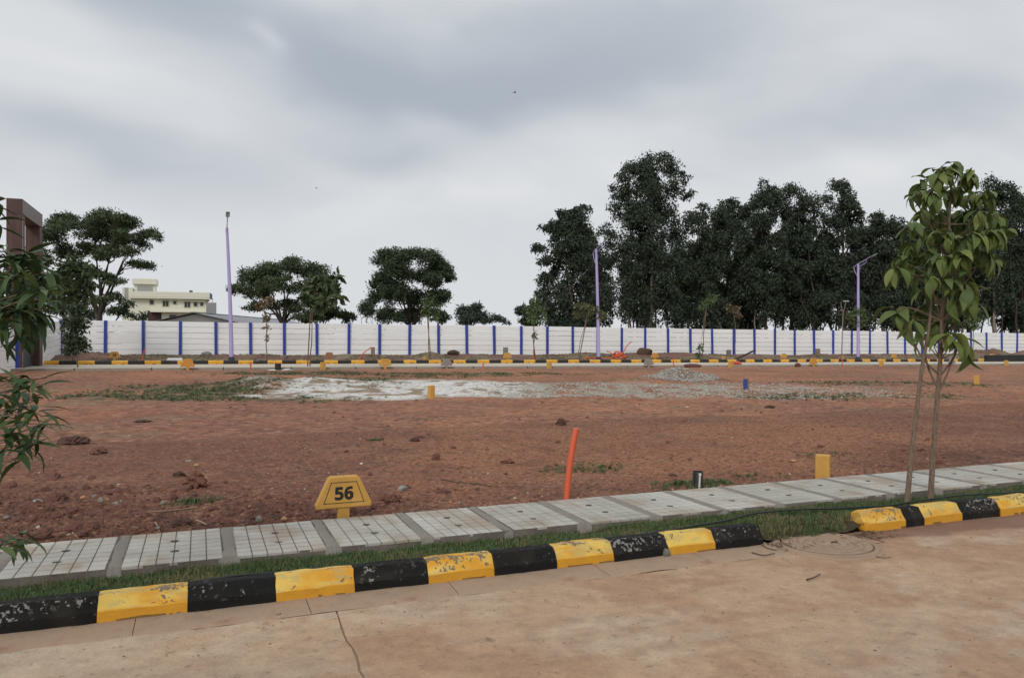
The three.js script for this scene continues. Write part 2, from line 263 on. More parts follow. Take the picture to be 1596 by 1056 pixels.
// ---------------------------------------------------------------- planting strip between kerb and footpath
const stripH = (u, v) => { const gap = sst(4.05, 4.3, u) * sst(5.35, 5.1, u), t = sst(V_KERB + 0.02, 5.4, v); return lerp(H_GRASS - 0.006 + (fbm(u * 2, v * 3, 3) - 0.5) * 0.04, lerp(0.016, 0.105, t), gap); };
{
  const s = structure('planting_strip', 'narrow strip of dark soil under the roadside grass', 'soil');
  mesh('strip_soil', sheet(span(-8, 18, 0.06), span(V_KERB + 0.06, V_PAVE0 + 0.04, 0.05), stripH), new THREE.MeshStandardMaterial({ map: rep(concreteTex([0.085, 0.06, 0.035], 91, 0.5, [0.14, 0.075, 0.04], 0.8, 2, 512), 0.7), roughness: 1, bumpMap: rep(grainBump, 3), bumpScale: 0.01 }), s);
}

// ---------------------------------------------------------------- footpath of scored precast slabs
{
  const pave = structure('pavement', 'pale concrete footpath of scored precast slabs with mortar joints and lifting holes', 'pavement');
  let bs = [-0.527, 0.191, 0.89, 1.588, 2.241, 2.904, 3.57, 4.245, 4.88, 5.55, 6.2, 6.83, 7.46];
  while (bs[0] > -5) bs.unshift(bs[0] - 0.71); while (bs.at(-1) < 17) bs.push(bs.at(-1) + 0.63);
  const T = H_PAVE;
  // bed: side faces and what shows in the joints
  const bed = sheet(span(bs[0] - 0.4, bs.at(-1) + 0.4, 0.07), [V_PAVE0 - 0.001, V_PAVE0, V_PAVE1, V_PAVE1 + 0.001], (u, v) => (v < V_PAVE0 || v > V_PAVE1) ? -0.02 : T - 0.0045);
  { const p = bed.attributes.position, uv = bed.attributes.uv; for (let i = 0; i < p.count; i++) { const v = -p.getZ(i), j = (fbm(p.getX(i) * 5, 3, 4) - 0.5) * 0.02; if (v < V_PAVE0 + 0.01) { p.setZ(i, -(V_PAVE0 + 0.006 + j)); uv.setXY(i, p.getX(i), p.getY(i)); } } bed.computeVertexNormals(); }
  mesh('mortar_bed', toCreasedNormals(bed.toNonIndexed(), 0.4), new THREE.MeshStandardMaterial({ map: rep(concreteTex([0.23, 0.2, 0.165], 17, 0.3, [0.15, 0.11, 0.08], 0.7, 3, 512), 0.9), roughness: 0.95, bumpMap: rep(grainBump, 2), bumpScale: 0.012 }), pave);
  const r = RNG(4);
  const hole = new THREE.CylinderGeometry(0.03, 0.033, 0.012, 12).scale(1, 1, 0.62);
  const holeMat = mat(0.07, 0.06, 0.05, 0.95);
  for (let i = 0; i < bs.length - 1; i++) {
    const a = bs[i] + 0.045, b = bs[i + 1] - 0.045, nc = 6, nr = 8, gs = [], cw = (b - a) / nc, rw = (V_PAVE1 - V_PAVE0) / nr, dy = (r() - 0.5) * 0.006;
    for (let c = 0; c < nc; c++) for (let q = 0; q < nr; q++) {
      const u0 = a + c * cw + 0.0035, u1 = a + (c + 1) * cw - 0.0035, v0 = V_PAVE0 + q * rw + 0.0075, v1 = V_PAVE0 + (q + 1) * rw - 0.0075, h = T + dy * 0.3 + (r() - 0.5) * 0.001, e = 0.003;
      const P = [], I = []; for (const [hh, ee] of [[T - 0.02, 0], [h - 0.002, 0], [h, e]]) P.push(u0 + ee, hh, -(v0 + ee), u1 - ee, hh, -(v0 + ee), u1 - ee, hh, -(v1 - ee), u0 + ee, hh, -(v1 - ee));
      for (let l = 0; l < 2; l++) for (let k = 0; k < 4; k++) { const x = l * 4 + k, y = l * 4 + (k + 1) % 4; I.push(x, y, x + 4, y, y + 4, x + 4); } I.push(8, 9, 10, 8, 10, 11);
      const g = new THREE.BufferGeometry(); g.setAttribute('position', new THREE.Float32BufferAttribute(P, 3)); g.setIndex(I); const ni = g.toNonIndexed(); ni.computeVertexNormals(); const uv = []; const pp = ni.attributes.position; for (let k = 0; k < pp.count; k++) uv.push(pp.getX(k), -pp.getZ(k)); ni.setAttribute('uv', new THREE.Float32BufferAttribute(uv, 2)); gs.push(ni);
    }
    const m = mesh('paving_slab', mergeGeometries(gs), [slabMat, slabMat2, slabMat3][Math.floor(r() * 3)], pave);
    for (const v of [V_PAVE0 + rw * 2.55, V_PAVE0 + rw * 5.2]) { const d = mesh('lifting_hole', hole, holeMat, m); d.position.set((a + b) / 2 + (r() - 0.5) * 0.02, T + dy - 0.0035, -v); }
    // mortar between slabs, smeared unevenly over the edges
    const w0 = 0.044 + r() * 0.016, s0 = r() * 90;
    const js = sheet([0, 0.15, 0.35, 0.65, 0.85, 1], [V_PAVE0 - 0.004, ...span(V_PAVE0 + 0.004, V_PAVE1 - 0.004, 0.04)], (t, v) => v < V_PAVE0 ? T - 0.1 : T + (Math.sin(t * Math.PI) * 0.0065 - 0.003) + (fbm(v * 8 + s0, t * 4, 3) - 0.5) * 0.004 + (t < 0.01 || t > 0.99 ? -0.01 : 0));
    const p = js.attributes.position; for (let k = 0; k < p.count; k++) { const t = p.getX(k), v = -p.getZ(k), wl = w0 + (fbm(v * 5 + s0, 1, 3) - 0.5) * 0.05, wr = w0 + (fbm(v * 5 + s0, 9, 3) - 0.5) * 0.05; p.setX(k, bs[i] + lerp(-wl, wr, t)); js.attributes.uv.setXY(k, bs[i] + t * 0.1, v); }
    js.computeVertexNormals(); mesh('mortar_joint', js, mortarMat, pave);
  }
}

// ---------------------------------------------------------------- red soil plot
const whiteMask = (X, D) => { const n = (fbm(X * 0.6 + 4, D * 0.5, 5) - 0.5); const e = sst(-7.6, -6.4, X + n * 3) * sst(2.2, -0.4, X + n * 3) * sst(19.3, 20.6, D + n * 3) * sst(29.5, 27.2, D + n * 4 - X * 0.15); return clamp(e); };
const gravelMask = (X, D) => { const n = (fbm(X * 0.7 + 54, D * 0.5 + 9, 5) - 0.5); return sst(-1.5, 1, X + n * 2) * sst(12.5, 7.5, X + n * 4) * sst(19.8, 21, D + n * 3) * sst(28.6, 25.5, D + n * 3); };
const greenMask = (X, D) => {
  const n = fbm(X * 0.5 + 14, D * 0.45 + 3, 5) - 0.5, el = (cx, cd, a, b) => sst(1.15, 0.55, Math.hypot((X - cx) / a, (D - cd) / b) + n * 1.3);
  return clamp(Math.max(el(-9.6, 23.0, 3.2, 3.0), el(-7.4, 19.9, 4.6, 1.5), 0.9 * el(-5.5, 25.5, 2.5, 3.0), 0.75 * el(-7.5, 32.5, 5.5, 2.2), 0.7 * el(-1, 33.5, 4, 1.8), 0.5 * el(9.5, 20.8, 3.2, 1.3), 0.5 * el(13, 27, 4, 2.4)));
};
const toXD = (u, v) => [u * EX - v * ED, u * ED + v * EX];
const MOUNDS = [[-8.2, 25.3, 1.0, 0.26], [-7.2, 24.0, 0.55, 0.2], [-6.6, 26.4, 1.3, 0.16], [6.25, 29.6, 1.05, 0.42], [7.6, 29.8, 0.8, 0.16], [4.7, 28.8, 1.1, 0.12], [1.6, 19.4, 1.2, 0.09], [-16, 26, 1.2, 0.2]];
function soilH(u, v) {
  const t = sst(7, 38, v), [X, D] = toXD(u, v);
  let h = lerp(0.125, yfar(u) - 0.04, t);
  h += (fbm(u * 0.35, v * 0.35, 3) - 0.5) * 0.10 * sst(6.7, 9, v) * sst(38.2, 36.5, v);
  const rough = sst(9.2, 7.4, v + u * 0.55 + (fbm(u * 0.9, v * 0.9, 2) - 0.5) * 1.4) * sst(2.6, 0.4, u - (v - 6.6) * 0.35) + 0.30 * sst(8.0, 6.8, v);
  h += (fbm(u * 5, v * 5, 4) - 0.5) * (0.03 + 0.10 * rough) * sst(13, 11.5, v) + (fbm(u * 14 + 9, v * 14, 3) - 0.5) * (0.012 + 0.03 * rough) * sst(13, 11.5, v);
  for (const m of MOUNDS) { const d = Math.hypot(X - m[0], D - m[1]) / m[2]; if (d < 2.2) h += m[3] * Math.exp(-d * d * 1.6) * (0.8 + 0.4 * fbm(X * 3, D * 3, 3)); }
  if (v < 6.75) h = Math.min(h, H_PAVE - 0.02) ; h = lerp(H_PAVE - 0.035, h, sst(6.63, 6.8, v));
  return h;
}
function soilCol(u, v, fine) {
  const [X, D] = toXD(u, v), n1 = fbm(u * 0.3 + 4, v * 0.3 + 8, 4), n2 = fbm(u * 1.6 + 31, v * 1.6 + 2, 5), n3 = fbm(u * fine, v * fine, 4), n4 = fbm(u * fine * 2.3 + 77, v * fine * 2.3 + 5, 2);
  let c = mix3([0.305, 0.122, 0.063], [0.39, 0.17, 0.088], sst(0.3, 0.7, n1));
  const damp = clamp(sst(9.4, 7.2, v + u * 0.6 + (n2 - 0.5) * 2.2) * sst(3.0, 0.2, u - (v - 6.6) * 0.35 + (n2 - 0.5)) + 0.45 * sst(7.9, 6.8, v + (n2 - 0.5) * 1.8) + 0.7 * sst(0.6, 0.1, Math.hypot((u - 10.5) / 5, (v - 7.4) / 1.0) * 0.6 + (n2 - 0.5) * 0.6));
  c = mix3(c, [0.135, 0.062, 0.044], damp * 0.75);
  c = mix3(c, [0.19, 0.085, 0.058], sst(0.5, 0.66, fbm(u * 0.22 + 61, v * 0.22 + 7, 5)) * 0.5);
  c = mix3(c, [0.16, 0.07, 0.047], sst(0.58, 0.74, n2) * 0.4);
  c = mix3(c, [0.36, 0.185, 0.11], sst(0.55, 0.72, fbm(u * 2.7 + 3, v * 2.7 + 66, 4)) * 0.45);
  c = mix3(c, [0.20, 0.15, 0.085], sst(0.58, 0.72, fbm(u * 0.8 + 23, v * 0.8 + 16, 5)) * 0.5 * sst(9, 14, v));  // dry litter
  const wm = whiteMask(X, D), gm = gravelMask(X, D), gr = greenMask(X, D);
  const rub = (fbm(X * 2.2 + 3, D * 0.9 + 8, 5));
  c = mix3(c, [0.30, 0.24, 0.17], sst(0.02, 0.5, wm) * 0.8);
  c = mix3(c, [0.72, 0.71, 0.67], wm * sst(0.70, 0.50, rub) * 0.97);
  c = mix3(c, [0.40, 0.37, 0.31], gm * sst(0.64, 0.40, rub) * 0.85);
  c = mix3(c, [0.33, 0.30, 0.26], sst(1.3, 0.5, Math.hypot(X + 8.2, D - 25.2) / 1.2 + (rub - 0.5)) * 0.8);
  c = mix3(c, [0.085, 0.085, 0.04], gr * sst(0.42, 0.55, fbm(u * 4, v * 4, 4)) * 0.85 * (1 - wm * 0.8));
  const sp = LAT[((Math.floor(u * 97) * 31) ^ (Math.floor(v * 151) * 157)) & 65535]; const k = 0.66 + n3 * 0.42 + (n4 - 0.5) * 0.65 + (sp - 0.5) * 0.5; c = [c[0] * k, c[1] * k, c[2] * k];
  if (n4 > 0.74) c = mix3(c, [0.44, 0.26, 0.17], 0.5); else if (n4 < 0.27) c = mix3(c, [0.05, 0.024, 0.018], 0.6);
  return c;
}
const soilG = tag(new THREE.Group(), 'open plot of bare red laterite soil with a pale stone dust patch', 'soil', null, 'structure'); soilG.name = 'soil_plot'; soilG.rotation.y = TH; scene.add(soilG);
{
  const A = [-5, 22, 6.6, 13.0], B = [-16, 66, 12.96, V_FPAVE0 + 0.02];
  const t1 = tex(2048, 1024, (i, j, w, h) => soilCol(lerp(A[0], A[1], (i + 0.5) / w), lerp(A[2], A[3], (j + 0.5) / h), 13), true, false);
  const t2 = tex(2048, 2048, (i, j, w, h) => soilCol(lerp(B[0], B[1], (i + 0.5) / w), lerp(B[2], B[3], (j + 0.5) / h), 5), true, false);
  const m1 = new THREE.MeshStandardMaterial({ map: t1, roughness: 1, bumpMap: rep(grainBump, 27 / 1.6, 6.4 / 1.6), bumpScale: 0.03 }), m2 = new THREE.MeshStandardMaterial({ map: t2, roughness: 1, bumpMap: rep(grainBump, 82 / 4, 25 / 4), bumpScale: 0.02 });
  mesh('near_soil', sheet(span(A[0], A[1], 0.05), spanGrow(A[2], A[3], 0.035, 0.07), soilH, (u, v) => [(u - A[0]) / (A[1] - A[0]), (v - A[2]) / (A[3] - A[2])]), m1, soilG);
  mesh('open_soil', sheet(span(B[0], B[1], 0.2), spanGrow(B[2], B[3], 0.1, 0.22), soilH, (u, v) => [(u - B[0]) / (B[1] - B[0]), (v - B[2]) / (B[3] - B[2])]), m2, soilG);
}
const onSoil = (u, v) => (v < V_FPAVE0 ? soilH(u, v) : yfar(u));
// crumbs, clods and chips too many to count
function scatter(name, label, category, geo, material, list, parent) {
  const im = sh(new THREE.InstancedMesh(geo, material, list.length)), m4 = new THREE.Matrix4(), q = new THREE.Quaternion(), e = new THREE.Euler(), col = new THREE.Color();
  list.forEach((o, i) => { e.set(o.rx ?? 0, o.ry ?? 0, o.rz ?? 0); q.setFromEuler(e); m4.compose(o.p, q, o.s); im.setMatrixAt(i, m4); if (o.c) { col.setRGB(...o.c); im.setColorAt(i, col); } });
  im.name = numbered(name); tag(im, label, category, null, 'stuff'); scene.add(im); return im;
}
{
  const r = RNG(12), L = [], white = mat(1, 1, 1, 1), clod = lump(3, 0.35, 1, 0.7);
  for (let i = 0; i < 70000; i++) {
    const v = 6.68 + Math.pow(r(), 1.5) * 12.5, u = lerp(-4 + (v - 6.6) * 0.1, 8 + (v - 6.6) * 1.2, r());
    const dampZone = sst(9.2, 7.4, v + u * 0.6) * sst(2.8, 0.2, u - (v - 6.6) * 0.35);
    if (r() > 0.5 + dampZone * 0.5) continue;
    const s = (0.003 + 0.010 * Math.pow(r(), 4) + (r() < 0.01 ? 0.015 * r() : 0)) * (1 + dampZone * 0.3), t = r();
    const base = t < 0.66 ? [0.26, 0.11, 0.065] : t < 0.9 ? [0.11, 0.05, 0.035] : t < 0.985 ? [0.34, 0.18, 0.11] : [0.44, 0.4, 0.34], k = (0.75 + r() * 0.5) * (1 - dampZone * 0.4);
    L.push({ p: W3(u, v, soilH(u, v) + s * 0.2), s: V(s * (0.8 + r() * 0.8), s * (0.6 + r() * 0.4), s * (0.8 + r() * 0.6)), ry: r() * 6.3, rx: r() * 0.5, c: base.map((x) => x * k) });
  }
  scatter('soil_crumbs', 'loose crumbs and chips of red soil strewn over the plot', 'soil', clod, white, L);
  const C = [], cg = clodGeo(8, 3);
  for (let i = 0; i < 420; i++) {
    const v = 6.75 + Math.pow(r(), 1.3) * 3.2, u = lerp(-3.2, 3, r()); if (r() > sst(9.6, 7.6, v + u * 0.6) * sst(3.2, 0.2, u - (v - 6.6) * 0.35) + 0.06) continue;
    const s = 0.016 + 0.034 * Math.pow(r(), 2.5), k = 0.8 + r() * 0.5; C.push({ p: W3(u, v, soilH(u, v) + s * 0.25), s: V(s * (0.9 + r() * 0.7), s * (0.6 + 0.4 * r()), s), ry: r() * 6.3, rx: r() * 0.6, c: [0.12 * k, 0.054 * k, 0.04 * k] });
  }
  for (let i = 0; i < 160; i++) { const v = 6.9 + r() * 13, u = lerp(0, 9 + (v - 6.6) * 1.1, r()), s = 0.012 + 0.03 * Math.pow(r(), 3), k = 0.8 + r() * 0.6; C.push({ p: W3(u, v, soilH(u, v) + s * 0.25), s: V(s * 1.2, s * 0.8, s), ry: r() * 6.3, c: [0.13 * k, 0.056 * k, 0.04 * k] }); }
  scatter('loose_clods', 'many fist sized dark clods loose on the damp soil', 'soil', cg, white, C);
  const G = [];
  for (let i = 0; i < 5200; i++) {
    const X = lerp(-1.5, 12, r()), D = lerp(20, 28.5, r()); if (r() > gravelMask(X, D) * 0.8) continue;
    const u = X * EX + D * ED, v = -X * ED + D * EX, s = 0.015 + 0.022 * r(), k = 0.7 + r() * 0.6; G.push({ p: W3(u, v, soilH(u, v) + s * 0.3), s: V(s, s * 0.7, s), ry: r() * 6, c: [0.36 * k, 0.34 * k, 0.3 * k] });
  }
  scatter('gravel', 'grey stone chips spread thin beside the pale dust patch', 'gravel', clod, white, G);
  const H = [];
  for (let i = 0; i < 1900; i++) {
    const a = r() * 6.28, d = Math.sqrt(r()) * 1.45, X = 6.25 + Math.cos(a) * d, D = 29.6 + Math.sin(a) * d, u = X * EX + D * ED, v = -X * ED + D * EX, s = 0.022 + 0.03 * r(), k = 0.6 + r() * 0.6;
    H.push({ p: W3(u, v, soilH(u, v) + s * 0.35), s: V(s, s * 0.8, s), ry: r() * 6, rx: r() * 3, c: [0.32 * k, 0.30 * k, 0.27 * k] });
  }
  scatter('gravel_heap', 'low heap of loose grey gravel on the red soil', 'gravel heap', clod, white, H);
}
// grass: blades in small tufts
function tuftGeo(seed, n, h, w, lean) {
  const r = RNG(seed), P = [], I = [];
  for (let i = 0; i < n; i++) { const a = r() * 6.28, hh = h * (0.6 + 0.6 * r()), l = lean * (0.4 + r()), bx = (r() - 0.5) * h * 1.1, bz = (r() - 0.5) * h * 1.1, sx = Math.sin(a) * w / 2, sz = -Math.cos(a) * w / 2, dx = Math.cos(a), dz = Math.sin(a), o = P.length / 3; P.push(bx - sx, 0, bz - sz, bx + sx, 0, bz + sz, bx + dx * l * hh * 0.35 - sx * 0.8, hh * 0.6, bz + dz * l * hh * 0.35 - sz * 0.8, bx + dx * l * hh * 0.35 + sx * 0.8, hh * 0.6, bz + dz * l * hh * 0.35 + sz * 0.8, bx + dx * l * hh, hh * 0.92, bz + dz * l * hh); I.push(o, o + 1, o + 2, o + 1, o + 3, o + 2, o + 2, o + 3, o + 4); }
  const g = new THREE.BufferGeometry(); g.setAttribute('position', new THREE.Float32BufferAttribute(P, 3)); g.setIndex(I); g.computeVertexNormals(); return g;
}
const grassMat = new THREE.MeshStandardMaterial({ color: 0xffffff, roughness: 0.75, side: THREE.DoubleSide });
{
  const r = RNG(81), L = [];
  for (let i = 0; i < 62000; i++) {
    const u = lerp(-3.6, 14, Math.pow(r(), 1.15)), v = lerp(V_KERB_BACK - 0.13, V_PAVE0 + 0.0, r()), gap = u > 4.25 && u < 5.1;
    if (!gap && v < V_KERB_BACK + 0.005) continue; if (gap && v < 5.10 + 0.12 * fbm(u * 7, 3, 2)) continue;
    const bare = fbm(u * 1.7 + 9, v * 3.5 + 4, 4); if (bare < 0.36 + 0.1 * sst(V_PAVE0 - 0.15, V_PAVE0, v) && r() < 0.8) continue;
    const hh = (0.5 + r() * 0.7) * (0.7 + 0.7 * fbm(u * 2.5, v * 4, 3)), dry = r() < 0.10 + 0.5 * sst(0.55, 0.72, fbm(u * 2.2 + 50, v * 4 + 5, 3)), k = 0.7 + r() * 0.6;
    L.push({ p: W3(u, v, stripH(u, v) - 0.003), s: V(1, hh, 1), ry: r() * 6.3, rx: (r() - 0.5) * 0.4, c: (dry ? [0.2, 0.165, 0.075] : [0.062, 0.105, 0.03]).map((x) => x * k) });
  }
  scatter('grass', 'short green lawn grass growing in the strip behind the kerb', 'grass', tuftGeo(2, 4, 0.042, 0.004, 0.8), grassMat, L);
  const M = [], wb = tuftGeo(7, 7, 0.075, 0.012, 0.9);
  for (let i = 0; i < 60000; i++) {
    const X = lerp(-14, 18, r()), D = lerp(17.5, 36, r()), gm = greenMask(X, D) * (1 - whiteMask(X, D) * 0.9), cl = sst(0.36, 0.52, fbm(X * 1.7 + 8, D * 1.4 + 3, 4)); if (r() > gm * cl) continue;
    const u = X * EX + D * ED, v = -X * ED + D * EX; if (v > V_FPAVE0 - 0.1) continue; const k = 0.7 + r() * 0.6, s = 0.55 + r() * 0.8;
    M.push({ p: W3(u, v, soilH(u, v) - 0.004), s: V(s, s * 0.7, s), ry: r() * 6.3, c: (r() < 0.2 ? [0.17, 0.15, 0.07] : [0.06, 0.092, 0.034]).map((x) => x * k) });
  }
  // small weed patches near the footpath and round the pipes
  for (const [px, py, n, sp] of [[905, 733, 90, 0.35], [1065, 756, 150, 0.26], [1108, 752, 60, 0.16], [300, 782, 70, 0.16], [585, 688, 26, 0.07], [1290, 712, 40, 0.3], [1170, 742, 30, 0.3], [930, 730, 50, 0.4]]) {
    const c = ground(px, py, 0.13);
    for (let i = 0; i < n; i++) { const a = r() * 6.28, d = Math.pow(r(), 0.7) * sp, u = c.u + Math.cos(a) * d * 1.6, v = Math.max(V_PAVE1 + 0.02, c.v + Math.sin(a) * d), k = 0.7 + r() * 0.6, s = 0.25 + r() * 0.5; M.push({ p: W3(u, v, soilH(u, v) - 0.004), s: V(s, s, s), ry: r() * 6.3, c: [0.06 * k, 0.1 * k, 0.034 * k] }); }
  }
  scatter('weeds', 'low green weeds creeping over parts of the red soil', 'weeds', wb, grassMat, M);
  const F = [];
  for (let i = 0; i < 9000; i++) {
    const u = lerp(-7, 76, r()), v = lerp(V_FKERB + 0.25, V_WALL - 0.2, r()); if (fbm(u * 0.5 + 7, v * 0.6 + 1, 4) < 0.48) continue; const k = 0.7 + r() * 0.6, s = 0.7 + r() * 1.0;
    F.push({ p: W3(u, v, vergeH(u, v) - 0.005), s: V(s, s * 0.8, s), ry: r() * 6.3, c: (r() < 0.45 ? [0.2, 0.16, 0.08] : [0.075, 0.1, 0.04]).map((x) => x * k) });
  }
  scatter('verge_grass', 'thin dry grass along the earth bank below the white wall', 'grass', wb, grassMat, F);
}
function vergeH(u, v) {
  const t = sst(V_FKERB + 0.15, V_WALL - 0.6, v); let h = lerp(yfar(u) + 0.13, ywall(u) + 0.02, t) + (fbm(u * 0.6 + 3, v * 0.7, 4) - 0.5) * 0.22 * sst(V_FKERB + 0.15, V_FKERB + 1.4, v);
  for (const m of [[64.2, 49.8, 1.5, 0.45], [66.5, 49.9, 1.6, 0.5], [71.5, 49.8, 2.4, 0.6], [76, 49.6, 2.6, 0.6], [26, 50.2, 1.8, 0.18], [33, 50.3, 2, 0.16], [-5.5, 49.5, 1.6, 0.18], [14.2, 50.2, 0.6, 0.22], [29.5, 50.2, 1.2, 0.14]]) { const d = Math.hypot((u - m[0]) / m[2], (v - m[1]) / 1.0); if (d < 2.2) h += m[3] * Math.exp(-d * d * 1.5) * (0.75 + 0.5 * fbm(u * 2, v * 2, 3)); }
  return h;
}

// ---------------------------------------------------------------- far road, its footpath, kerb and the bank below the wall
const farGroup = (name, label, cat) => structure(name, label, cat);
{
  const fp = farGroup('pavement', 'far pale footpath edging the red plot along the second road', 'pavement');
  const ft = new THREE.MeshStandardMaterial({ map: rep(concreteTex([0.47, 0.44, 0.38], 23, 0.2, [0.3, 0.22, 0.16], 0.6, 2, 512), 0.3), roughness: 0.95 }), side = new THREE.MeshStandardMaterial({ map: rep(mortarTex, 0.4), color: lin(1.15, 1.1, 1.05), roughness: 0.95 });
  for (let u = -14; u < 90; u += 3) {
    mesh('footpath_slab', sheet(span(u + 0.02, u + 2.98, 0.5), [V_FPAVE0, V_FPAVE1], (a, v) => yfar(a) + 0.06 + (fbm(u, 3, 1) - 0.5) * 0.02), ft, fp);
    mesh('edge_face', sheet(span(u + 0.02, u + 2.98, 0.5), [V_FPAVE0 - 0.012, V_FPAVE0 - 0.002], (a, v) => v < V_FPAVE0 - 0.008 ? yfar(a) - 0.12 : yfar(a) + 0.058 + (fbm(u, 3, 1) - 0.5) * 0.02), side, fp);
  }
  mesh('strip_soil', sheet(span(-14, 94, 1), [V_FPAVE1 - 0.01, V_FROAD0], (u) => yfar(u) + 0.03), mat(0.1, 0.075, 0.045, 1), fp);
  const fr = farGroup('road', 'second road of cream dusty concrete running between the plot and the white wall', 'road');
  mesh('road_slab', sheet(span(-60, 94, 1), [V_FROAD0, V_FKERB + 0.05], (u) => yfar(u), (u, v) => [u, v]), new THREE.MeshStandardMaterial({ map: rep(concreteTex([0.52, 0.465, 0.37], 43, 0.2, [0.4, 0.28, 0.19], 0.5, 1, 512), 0.12), roughness: 0.92 }), fr);
  mesh('road_edge', sheet(span(-14, 94, 1), [V_FROAD0 - 0.06, V_FROAD0 + 0.04], (u) => yfar(u) + 0.035), mat(0.3, 0.27, 0.22, 0.95), fr);
  const fk = farGroup('kerb', 'long kerb of short yellow and black blocks below the lamp posts', 'kerb');
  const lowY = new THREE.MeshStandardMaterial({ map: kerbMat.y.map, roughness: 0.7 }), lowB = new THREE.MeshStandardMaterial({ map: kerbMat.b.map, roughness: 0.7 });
  const e0 = onV(64, V_FKERB).u; const cutsPx = [64, 91, 121, 147, 173.5, 199, 225, 250.5, 276];
  let es = cutsPx.map((p) => onV(p, V_FKERB).u); const stepU = 0.77; while (es.at(-1) < 59.5) es.push(es.at(-1) + stepU);
  const rr = RNG(6);
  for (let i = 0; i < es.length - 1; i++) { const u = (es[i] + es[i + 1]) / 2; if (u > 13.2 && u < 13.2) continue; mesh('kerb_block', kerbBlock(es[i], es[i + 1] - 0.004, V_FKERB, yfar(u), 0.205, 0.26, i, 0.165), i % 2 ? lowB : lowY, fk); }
  // cement slip-form ledge behind the painted blocks
  mesh('kerb_backing', sheet(span(es[0], 92, 1), [V_FKERB + 0.15, V_FKERB + 0.3], (u) => yfar(u) + 0.15), mat(0.34, 0.31, 0.27, 0.95), fk);
  const vg = farGroup('verge', 'bank of brown earth rising from the far kerb to the foot of the white wall', 'earth');
  const vt = tex(2048, 256, (i, j, w, h) => { const u = lerp(-12, 94, i / w), v = lerp(V_FKERB, V_WALL, j / h), n = fbm(u * 1.2, v * 1.6, 5); let c = mix3([0.12, 0.06, 0.043], [0.2, 0.11, 0.075], n); c = mix3(c, [0.2, 0.17, 0.1], sst(0.5, 0.65, fbm(u * 0.7 + 9, v * 0.8, 4)) * 0.7); const k = 0.75 + 0.5 * fbm(u * 6, v * 6, 3); return c.map((x) => x * k); }, true, false);
  mesh('bank_earth', sheet(span(-12, 94, 0.3), span(V_FKERB + 0.14, V_WALL + 0.2, 0.3), vergeH, (u, v) => [(u + 12) / 106, (v - V_FKERB) / (V_WALL - V_FKERB)]), new THREE.MeshStandardMaterial({ map: vt, roughness: 1 }), vg);
}

// ---------------------------------------------------------------- boundary wall of planks between blue posts
const plankTex = concreteTex([0.86, 0.86, 0.86], 7, 0.045, [0.62, 0.6, 0.57], 0.35, 3);
const plankMats = [1, 0.965, 0.985, 0.94].map((k, i) => new THREE.MeshStandardMaterial({ map: rep(plankTex, 0.35 + i * 0.07), color: lin(k, k, k * 0.995), roughness: 0.85 }));
const blue = new THREE.MeshStandardMaterial({ map: rep(concreteTex([0.024, 0.05, 0.30], 13, 0.25, [0.05, 0.07, 0.25], 0.5, 2, 256), 0.7), roughness: 0.6 });
const postG = rbox(0.17, 2.16, 0.17, 0.012, 0, 1.08 - 0.12, 0), plankG = rbox(1.86, 0.318, 0.06, 0.012);
{
  const r = RNG(15);
  const w = tag(new THREE.Group(), 'long white precast plank wall with evenly spaced blue posts', 'wall'); w.name = numbered('boundary_wall'); w.rotation.y = TH; scene.add(w);
  const U = [-7.37]; for (let n = -1; n <= 42; n++) U.push(-3.1 + 2 * n);
  U.forEach((u, i) => {
    const p = mesh('post', postG, blue, w); p.position.set(u, ywall(u) - 0.02 + (r() - 0.5) * 0.03, -(V_WALL - 0.03)); p.rotation.z = (r() - 0.5) * 0.025 + (i % 9 === 4 ? 0.02 : 0); p.rotation.x = (r() - 0.5) * 0.015;
    if (i === U.length - 1) return; const c = (u + U[i + 1]) / 2, len = (U[i + 1] - u), off = (r() - 0.5) * 0.04, lean = (r() - 0.5) * 0.012;
    for (let k = 0; k < 6; k++) { const m = mesh('plank', plankG, plankMats[Math.floor(r() * 4)], w); m.scale.x = (len - 0.02) / 1.86; m.position.set(c, ywall(c) + 0.14 + off + k * 0.338 + (r() - 0.5) * 0.005, -(V_WALL - 0.005) + (r() - 0.5) * 0.018 + lean * k); m.rotation.z = -0.00675 + (r() - 0.5) * 0.006; m.rotation.x = (r() - 0.5) * 0.05; }
  });
  // the side wall towards the gate, seen almost end on
  const s = tag(new THREE.Group(), 'short white wall with blue posts joining the brown gate portal to the long wall', 'wall'); s.name = numbered('boundary_wall'); s.rotation.y = TH; scene.add(s);
  const sideRun = (root, v0, v1, h0, h1) => { const n = Math.max(1, Math.round((v1 - v0) / 2.2)); for (let i = 0; i <= n; i++) { const v = lerp(v0, v1, i / n), y = lerp(h0, h1, i / n); if (i === (v0 > 40 ? 0 : n)) { const p = mesh('post', postG, blue, root); p.position.set(-7.3, y - 0.05, -v); } if (i < n) for (let k = 0; k < 6; k++) { const m = mesh('plank', plankG, plankMats[Math.floor(r() * 4)], root), vc = lerp(v0, v1, (i + 0.5) / n), yc = lerp(h0, h1, (i + 0.5) / n); m.rotation.y = Math.PI / 2; m.scale.x = ((v1 - v0) / n - 0.02) / 1.86; m.position.set(-7.37 + (r() - 0.5) * 0.01, yc + 0.12 + k * 0.338, -vc); } } };
  sideRun(s, 44.6, 51.05, 0.38, 0.7);
  const t = tag(new THREE.Group(), 'white wall with blue end post on the outer side of the gate portal behind the leaves', 'wall'); t.name = numbered('boundary_wall'); t.rotation.y = TH; scene.add(t);
  sideRun(t, 26, 39.2, 0.15, 0.2);
}
